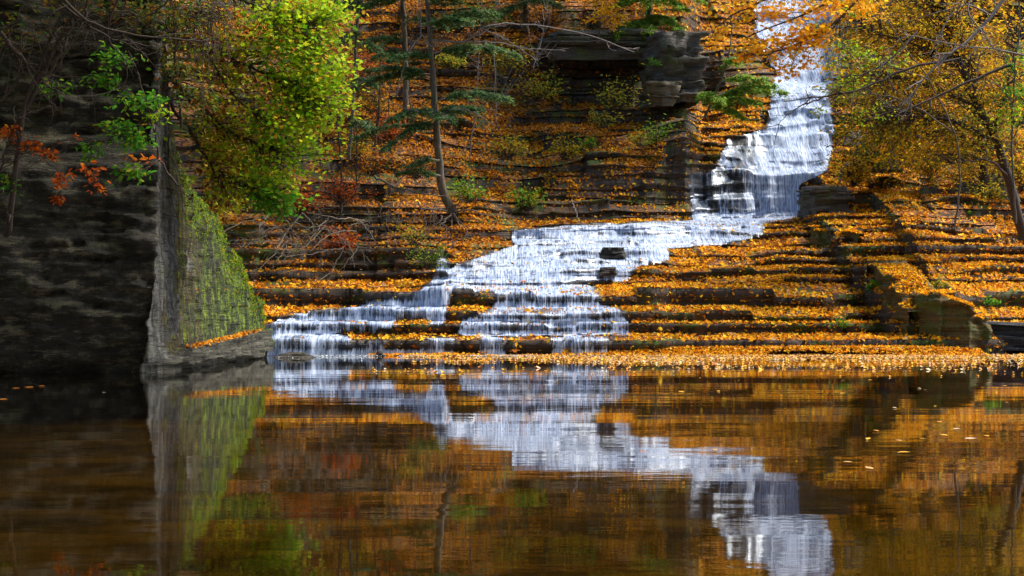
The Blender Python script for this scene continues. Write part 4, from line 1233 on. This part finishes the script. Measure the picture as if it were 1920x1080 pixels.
tree('green_tree', 'sparse green and yellow leaves on pale stems at the far right', 'tree',
     [(1905, 420, 31.5), (1898, 300, 31.3), (1900, 180, 31.2), (1910, 60, 31.1), (1915, -60, 31.1)], (.022, .012),
     [[.018, (1900, 200, 31.2), (1870, 160, 31), (1840, 150, 30.9)], [.018, (1898, 260, 31.2), (1930, 200, 31), (1950, 150, 31)]],
     [(1885, 175, 31.2, 36, 16, .3, 12, 11, .11, GREEN), (1895, 215, 31.2, 30, 12, .3, 9, 10, .1, LIME), (1905, 120, 31.2, 26, 26, .3, 10, 10, .11, GREEN), (1880, 50, 31.2, 40, 30, .3, 9, 7, .12, ORANGE),
      (1890, 240, 31.2, 25, 10, .2, 5, 8, .09, LIME)],
     OVAL, M['leaf'], M['bark'], (.07, .11), twig_r=.005)
tree('orange_maple', 'orange-yellow maple boughs reaching across the top of the waterfall', 'tree',
     [(1960, 500, 30.6), (1985, 300, 30.4), (1975, 100, 30.2), (1940, -60, 30)], (.12, .07),
     [[.05, (1960, 20, 30.1), (1800, -50, 29.6), (1640, -30, 29.2), (1520, 20, 28.9), (1400, 70, 28.7)], [.03, (1640, -30, 29.2), (1540, 60, 28.9), (1440, 100, 28.7), (1390, 105, 28.6)],
      [.03, (1640, -30, 29.2), (1500, -20, 28.9), (1370, 30, 28.6), (1330, 75, 28.5)]],
     [(1450, 95, 28.8, 60, 24, .4, 30, 13, .12, ORANGE), (1500, 60, 28.9, 60, 24, .4, 22, 12, .12, ORANGE), (1385, 22, 28.7, 36, 22, .3, 14, 11, .11, ORANGE), (1440, 20, 28.8, 50, 20, .3, 16, 11, .11, ORANGE),
      (1350, 60, 28.6, 20, 14, .2, 5, 8, .08, ORANGE), (1400, 105, 28.7, 18, 12, .2, 5, 10, .08, ORANGE), (1540, 15, 29, 60, 24, .4, 22, 12, .13, ORANGE), (1620, 15, 29.2, 60, 22, .4, 20, 12, .13, ORANGE),
      (1500, 120, 28.9, 26, 10, .3, 6, 9, .1, ORANGE), (1535, 75, 29, 40, 40, .4, 22, 12, .13, ORANGE), (1480, 135, 28.9, 26, 12, .3, 8, 9, .1, ORANGE), (1560, 120, 29.2, 24, 24, .3, 8, 9, .12, GOLD), (1460, -40, 29, 110, 25, .5, 30, 12, .14, ORANGE)],
     MAPLE, M['leaf'], M['darkb'], (.075, .125), twig_r=.005)
tree('yellow_sapling', 'small yellow-leaved sapling on top of the rock band', 'sapling',
     [(1120, 80, 43.0), (1125, 50, 42.6), (1135, 10, 42.2), (1140, -40, 42)], (.03, .012), [[.012, (1128, 40, 42.5), (1160, 35, 42), (1185, 28, 41.8)]],
     [(1135, 25, 42, 34, 12, .3, 16, 12, .11, ORANGE), (1160, 38, 42, 26, 10, .3, 10, 11, .1, ORANGE), (1105, 38, 42.2, 14, 5, .2, 4, 8, .08, ORANGE), (1150, 52, 42, 8, 6, .2, 3, 7, .07, ORANGE), (1130, 8, 42, 20, 10, .2, 6, 10, .1, ORANGE)],
     OVAL, M['leaf'], M['bark'], (.08, .13), twig_r=.005)
bare('dead_tree', 'pale grey leafless boughs slanting through the golden foliage at upper right', 'tree',
     [[.045, (1905, -40, 30.6), (1860, 30, 30.5), (1810, 80, 30.4), (1770, 110, 30.3), (1730, 150, 30.2), (1690, 200, 30.1)],
      [.025, (1860, 30, 30.5), (1810, 10, 30.3), (1770, 50, 30.1), (1750, 110, 30)], [.02, (1830, -30, 30.4), (1815, 20, 30.2), (1850, 70, 30.1), (1880, 110, 30)],
      [.024, (1930, 105, 30.6), (1860, 90, 30.4), (1800, 85, 30.2), (1700, 68, 30), (1660, 110, 29.9)]], M['grey'], sub=5, sublen=.7)
bare('dead_tree', 'long dark leafless boughs reaching left over the falling water', 'tree',
     [[.04, (1900, 120, 31.4), (1800, 160, 31.2), (1700, 205, 31), (1660, 200, 31)], [.035, (1800, 110, 31.3), (1700, 130, 31.1), (1620, 165, 31), (1540, 180, 30.9), (1470, 190, 30.8)],
      [.02, (1560, 178, 30.9), (1500, 200, 30.8), (1455, 235, 30.7)], [.026, (1720, 60, 31.2), (1670, 110, 31), (1600, 150, 30.9), (1560, 172, 30.9)],
      [.024, (1700, -30, 31.2), (1640, 30, 31), (1540, 55, 30.9), (1450, 20, 30.8)]], M['darkb'], sub=4, sublen=.7)


def plant(name, label, px, py, Y, r, n, pal, shape, size, cat='shrub', group=None, up=.8):
    base = P(px, py, Y)
    root = empty(name, base, label, cat, group)
    tl, C, Nn, Hd = [], [], [], []
    for i in range(n):
        d = rng.normal(size=3); d[2] = abs(d[2]) * up + .3; d[1] = -abs(d[1]) * .7; d /= np.linalg.norm(d)
        e = base + d * r * rng.uniform(.5, 1.1)
        k = curve([base + rng.normal(0, r * .12, 3) * [1, 1, 0], (base + e) / 2 + [0, 0, .12 * r], e], 6, .004)
        tl.append((k, np.linspace(.008, .002, len(k))))
        m = rng.integers(6, 12)
        u = rng.uniform(.35, 1.05, m)[:, None]
        C.append(base + (e - base) * u + rng.normal(0, r * .08, (m, 3)) + [0, 0, .04])
        Hd.append(d + rng.normal(0, .7, (m, 3))); Nn.append(np.array([0, -.4, .8]) + rng.normal(0, .4, (m, 3)))
    C = np.concatenate(C)
    leaf_obj('foliage', C, np.concatenate(Nn), rng.uniform(size[0], size[1], len(C)), pick(pal, len(C)), shape, M['leaf'], root, np.concatenate(Hd))
    tube_obj('stems', tl, M['darkb'], root, 4)


YG = [(3, (.35, .34, .03)), (2, (.22, .26, .02)), (2, (.45, .33, .03)), (1, (.12, .2, .02))]
plant('shrub', 'yellow-green shrub under the overhang left of the shale pillar', 1160, 205, 41.6, 1.0, 34, YG, OVAL, (.07, .13))
plant('shrub', 'drooping yellow-green shrub against the grey rock band', 1130, 240, 41.0, .7, 22, YG, OVAL, (.07, .13))
plant('fern', 'green fern on the leafy ledge below the shale pillar', 1105, 280, 40.2, .45, 14, GREEN, NEEDLE2, (.1, .2), 'fern')
plant('fern', 'fern at the lip of the ledge right of centre slope', 1200, 275, 40.0, .5, 14, YG, NEEDLE2, (.1, .2), 'fern')
plant('shrub', 'dark green shrub beside the left edge of the cascade', 805, 505, 33.4, .62, 40, [(3, (.06, .13, .015)), (2, (.12, .2, .02)), (1, (.3, .3, .03))], OVAL, (.05, .09))
plant('shrub', 'small yellow-green shrub behind the left edge of the cascade', 775, 460, 34.3, .6, 24, YG, OVAL, (.05, .09))
plant('fern', 'bright green fern in a crack of the right steps', 1640, 548, 32.6, .3, 12, GREEN, NEEDLE2, (.08, .15), 'fern')
plant('moss_clump', 'bright green moss clump on the lowest right steps', 1572, 618, 30.9, .28, 26, GREEN, OVAL, (.03, .06), 'moss', up=.3)
plant('fern', 'green fern hanging on the mossy joint wall at right', 1755, 545, 32.4, .35, 14, YG, NEEDLE2, (.08, .16), 'fern')
plant('fern', 'green fern at the right end of the leafy bank', 1855, 575, 32.6, .35, 12, GREEN, NEEDLE2, (.08, .16), 'fern')
plant('fern', 'small fern growing on the face of the stacked shale pillar', 1222, 128, 41.4, .28, 10, GREEN, NEEDLE2, (.08, .15), 'fern')
plant('shrub', 'brown dried weed standing on the middle right steps', 1555, 585, 31.8, .4, 12, [(1, (.25, .13, .03))], NEEDLE2, (.03, .06))
plant('shrub', 'dark green sprig against the ledge under the golden trees', 1790, 420, 36.6, .5, 16, HEMB, OVAL, (.05, .1))

for lab, x, y, Y, r, pal in [('rust-coloured bush behind the lower edge of the bright maple', 640, 385, 35.2, .9, RUST), ('orange undergrowth bush beside the bare stems', 700, 330, 37.0, .9, PAL_DULL), ('olive bush high on the slope left of the slender hemlock', 700, 215, 40.0, 1.0, OLIVE),
                             ('low green bush at the foot of the slender hemlock', 880, 380, 36.6, .7, HEMB), ('yellow-green sprig beside the upper slender trunk', 845, 130, 37.5, .5, YG), ('mossy olive bush right of the slender trunk', 950, 300, 39.6, .8, OLIVE),
                             ('dull gold bush below the dead arching bough', 960, 140, 42.6, 1.1, OLIVE), ('rust bush above the brush heap', 560, 400, 34.6, .9, RUST), ('dark green bush at the top of the slope near centre', 900, 60, 44.5, 1.4, HEMB),
                             ('gold bush beside the boulder pile', 1690, 300, 38.6, .9, GOLD), ('green bush on the mossy blocks at right', 1850, 385, 36.9, .8, OLIVE)]:
    plant('bush', lab, x, y, Y, r, 44, pal, OVAL, (.06, .11), 'bush')
for lab, x, y, Y, r, pal in [('rust bush between the two dark hemlock stems', 730, 270, 38.5, 1.0, RUST), ('orange-leaved bush under the lowest hemlock bough', 780, 335, 37.6, .9, PAL_DULL), ('olive bush beside the left dark stem', 665, 300, 38.0, 1.0, OLIVE),
                             ('rust bush at the top of the slope behind the maple edge', 690, 150, 41.5, 1.3, RUST), ('orange bush at upper centre beside the slender trunk', 870, 110, 43.2, 1.2, PAL_DULL), ('green-gold bush at the left end of the grey rock band', 1010, 190, 42.4, 1.0, YG),
                             ('rust bush above the left end of the rock band', 1020, 60, 45.2, 1.2, PAL_DULL), ('green bush on the ledges left of the upper waterfall', 1235, 275, 40.6, .8, HEMB), ('olive bush on the leafy ledge in the middle of the slope', 1060, 300, 40.0, .8, OLIVE),
                             ('low mossy bush on the dark ledge above the cascade', 985, 390, 38.4, .7, HEMB), ('golden bush at the head of the right steps', 1600, 350, 38.4, .8, GOLD), ('golden bush under the middle of the golden trees', 1745, 330, 38.2, 1.0, GOLD),
                             ('green bush low at the far right edge', 1900, 345, 37.6, 1.0, OLIVE), ('rust bush on the bank below the brush heap', 640, 470, 33.9, .6, RUST), ('dark green bush at the foot of the bright maple', 470, 400, 33.5, .9, HEMB)]:
    plant('bush', lab, x, y, Y, r, 46, pal, OVAL, (.06, .12), 'bush')
for i, (x, y, t_, lab) in enumerate([(735, 330, 20, 'tall thin stem left of the slender hemlock'), (880, 300, 0, 'tall thin stem right of the slender hemlock'), (620, 330, 60, 'thin forked stem at the right edge of the maple crown'),
                                    (930, 230, -20, 'thin stem crossing the slope under the arching bough'), (785, 300, 10, 'thin stem close beside the slender hemlock'), (1000, 130, -30, 'short thin stem at the left end of the rock band')]):
    bare('bare_sapling', lab, 'sapling', [[.02, (x, y, 38.6), (x + rng.uniform(-20, 20), (y + t_) / 2, 38.4), (x + rng.uniform(-35, 35), t_, 38.2)]], M['grey' if i % 2 else 'darkb'], 'bare saplings on the slope', sub=7, sublen=1.1)

# churned foam where the lowest falls meet the pool
n = 1500
fx = rng.uniform(-5.1, 2.0, n); fy = 29.72 - rng.gamma(1.3, .35, n)
k = (fbm(fx * 1.2, 0, 0, 75) + np.where(fx < -1.2, .35, -.1)) > 0
fx, fy = fx[k], fy[k]
leaf_obj('foam', np.stack([fx, fy, rng.uniform(.004, .03, len(fx))], 1), np.array([0, -.3, 1.]) + rng.normal(0, .3, (len(fx), 3)), rng.uniform(.012, .045, len(fx)), pick([(1, (.42, .46, .5))], len(fx)), CURL, M['floatl'])
tag(bpy.data.objects['foam'], 'white foam flecks where the lowest falls meet the pool', 'foam', kind='stuff')

# ------------------------------------------------------------------ floating leaves
n = 15000
fy = 30.6 - np.abs(rng.gamma(1.2, 2.2, n))
fx = rng.uniform(-2.2, 15, n)
dn = fbm(fx * .5, fy * 1.6, 0, 71, 4)
edge = 29.9 + np.interp(fx, [-2, 9, 12, 15], [0, .0, 2.0, 2.6])
keep = (fy < edge + .3) & (fy > 19) & (dn + .9 * np.exp(-(30 - fy) / 1.2) > .12) & (fx < 3 + (30.5 - fy) * 2 + 9)
keep &= ~((fx > 9.5) & (rng.random(n) < .6))
fx, fy = fx[keep], fy[keep]
pts = np.stack([fx, fy, rng.uniform(.006, .014, len(fx))], 1)
FLP = [(3, (.70, .36, .03)), (2, (.62, .25, .02)), (2, (.50, .28, .10)), (1.5, (.62, .45, .25)), (1, (.3, .12, .03))]
leaf_obj('floating_leaves', pts, np.array([0, -.12, 1.]) + rng.normal(0, .16, (len(pts), 3)), rng.uniform(.05, .11, len(pts)), pick(FLP, len(pts)), CURL, M['floatl'])
tag(bpy.data.objects['floating_leaves'], 'raft of yellow leaves floating along the foot of the steps', 'leaves', kind='stuff')
# leafy bank right at the water's edge
n = 9000
bx = rng.uniform(-3.2, 9.9, n); by = 29.7 + rng.random(n) ** .8 * .6 + .4 * fbm(bx * .8, 0, 0, 73, 4)
bz = .01 + .16 * sm((by - 29.7) / .5) * sm((bx + 2) / 2.5) + rng.uniform(0, .03, n)
kp = fbm(bx * 1.1, by * 2, 0, 74) + sm((bx - 0) / 3) * .6 > -.05
bp_ = np.stack([bx, by, bz], 1)[kp]
leaf_obj('leaf_bank', bp_, np.array([0, -.4, 1.]) + rng.normal(0, .4, (len(bp_), 3)), rng.uniform(.05, .1, len(bp_)), pick(PAL_BRIGHT, len(bp_)), CURL, M['litter'])
tag(bpy.data.objects['leaf_bank'], 'drift of orange leaves piled along the waterline below the steps', 'leaves', kind='stuff')
# moss tufts and small leaves along the sloping rim and face of the cliff's side
rim = np.where((sv > sc_ + 1.9) & (sv < cum[3] + .3))[0]
n = 5200
ri = rng.choice(rim, n)
frac = 1 - rng.gamma(1.1, .10, n); frac = np.clip(frac, .25, 1)
rj = (frac * (nzr - 1)).astype(int)
k = (fbm(SV[ri, rj] * 1.6, CZ[ri, rj] * 1.6, 0, 95, 4) + .9 * (frac - .72)) > 0
ri, rj = ri[k], rj[k]
mp_ = np.stack([CX[ri, rj], CY[ri, rj], CZ[ri, rj]], 1) + rng.normal(0, .02, (len(ri), 3)) + np.array([.02, 0, .01])
leaf_obj('moss', mp_, np.array([.8, -.3, .6]) + rng.normal(0, .5, (len(mp_), 3)), rng.uniform(.02, .06, len(mp_)), pick([(3, (.12, .20, .008)), (3, (.22, .32, .01)), (1.5, (.06, .10, .006)), (.4, (.5, .2, .02))], len(mp_)), OVAL, M['leaf'])
tag(bpy.data.objects['moss'], 'bright yellow-green moss fringing the sloping rim of the left cliff', 'moss', kind='stuff')
# leaves on the plinth of the cliff
n = 420
ly = np.clip(rng.choice([22.2, 24.0, 25.4, 26.6], n) + rng.normal(0, .5, n), 21.6, 28); lx = -4.94 + .13 * rng.random(n)
lz = np.interp(ly, [20.5, 21.4, 29.2], [.08, .33, .60]) + rng.uniform(0, .05, n)
leaf_obj('ledge_leaves', np.stack([lx, ly, lz], 1), np.array([.4, -.4, 1.]) + rng.normal(0, .4, (n, 3)), rng.uniform(.04, .08, n), pick(PAL_DULL, n), CURL, M['litter'])
tag(bpy.data.objects['ledge_leaves'], 'orange leaves caught on the foot ledge of the left cliff', 'leaves', kind='stuff')

single = [(1820, 824, .09, 'pale leaf lying nearest on the open water at right', 0), (1795, 806, .07, 'small pale leaf just behind the nearest one on the open water', 0), (55, 727, .10, 'orange leaf floating against the left cliff', 1), (30, 729, .08, 'rust leaf at the very left under the cliff', 1),
          (5, 750, .09, 'brown leaf cut by the left edge of the picture', 1), (78, 725, .07, 'small orange leaf right of the others under the left cliff', 1), (195, 737, .04, 'tiny pale speck of leaf under the left cliff', 0)]
for x, y, s, lab, k in single:
    Y = CH * F / (y - HOR)
    p = P(x, y, Y); p[2] = .008
    o = leaf_obj('floating_leaf', np.zeros((1, 3)), np.array([[0, -.03, 1.]]), s * 1.1, np.array([[(.62, .50, .40), (.55, .2, .03)][k]]), FLAT, M['floatl'], heading=np.array([[1, .3, 0.]]))
    o.location = [float(q) for q in p]
    tag(o, lab, 'leaf', 'single leaves floating on the pool')
for i in range(34):
    y = 700 + 190 * rng.random() ** 2.4; x = rng.uniform(1180, 1915)
    Y = CH * F / (y - HOR)
    p = P(x, y, Y); p[2] = .008
    o = leaf_obj('floating_leaf', np.zeros((1, 3)), np.array([[rng.normal(0, .05), rng.normal(-.05, .05), 1.]]), rng.uniform(.05, .09), pick(FLP, 1), FLAT, M['floatl'])
    o.location = [float(q) for q in p]
    tag(o, 'small leaf drifting alone on the open water right of centre', 'leaf', 'leaves drifting on the open water')

# ------------------------------------------------------------------ light, world, camera
el, az = R(57), R(80)          # sun to the right and a little beyond the falls
sun_dir = np.array([math.cos(el) * math.sin(az), math.cos(el) * math.cos(az), math.sin(el)])
w = bpy.data.worlds.new('World'); sc.world = w
w.use_nodes = True
nt = w.node_tree; nt.nodes.clear()
sky = nt.nodes.new('ShaderNodeTexSky'); sky.sky_type = 'NISHITA'; sky.sun_disc = False
sky.sun_elevation = el; sky.sun_rotation = az
bg = nt.nodes.new('ShaderNodeBackground'); bg.inputs[1].default_value = .108
wo = nt.nodes.new('ShaderNodeOutputWorld')
nt.links.new(sky.outputs[0], bg.inputs[0]); nt.links.new(bg.outputs[0], wo.inputs[0])
ld = bpy.data.lights.new('Sun', 'SUN'); ld.energy = 4.3; ld.angle = R(28); ld.color = (1, .93, .82)
lo = bpy.data.objects.new('Sun', ld); col.objects.link(lo)
from mathutils import Vector
lo.rotation_euler = Vector(sun_dir).to_track_quat('Z', 'Y').to_euler()
lo.location = (20, 20, 40)

cam = bpy.data.cameras.new('Camera'); co_ = bpy.data.objects.new('Camera', cam); col.objects.link(co_)
co_.location = (0, 0, CH); co_.rotation_euler = (R(90), 0, 0)
cam.sensor_width = 36; cam.lens = 36 * F / 1920
cam.shift_y = (HOR - 540) / 1920
cam.clip_end = 500
sc.camera = co_
sc.view_settings.view_transform = 'Standard'
sc.view_settings.look = 'None'
sc.view_settings.exposure = 1.12
sc.view_settings.gamma = 1.0
sc.cycles.max_bounces = 8
sc.cycles.transparent_max_bounces = 16
sc.cycles.use_denoising = True
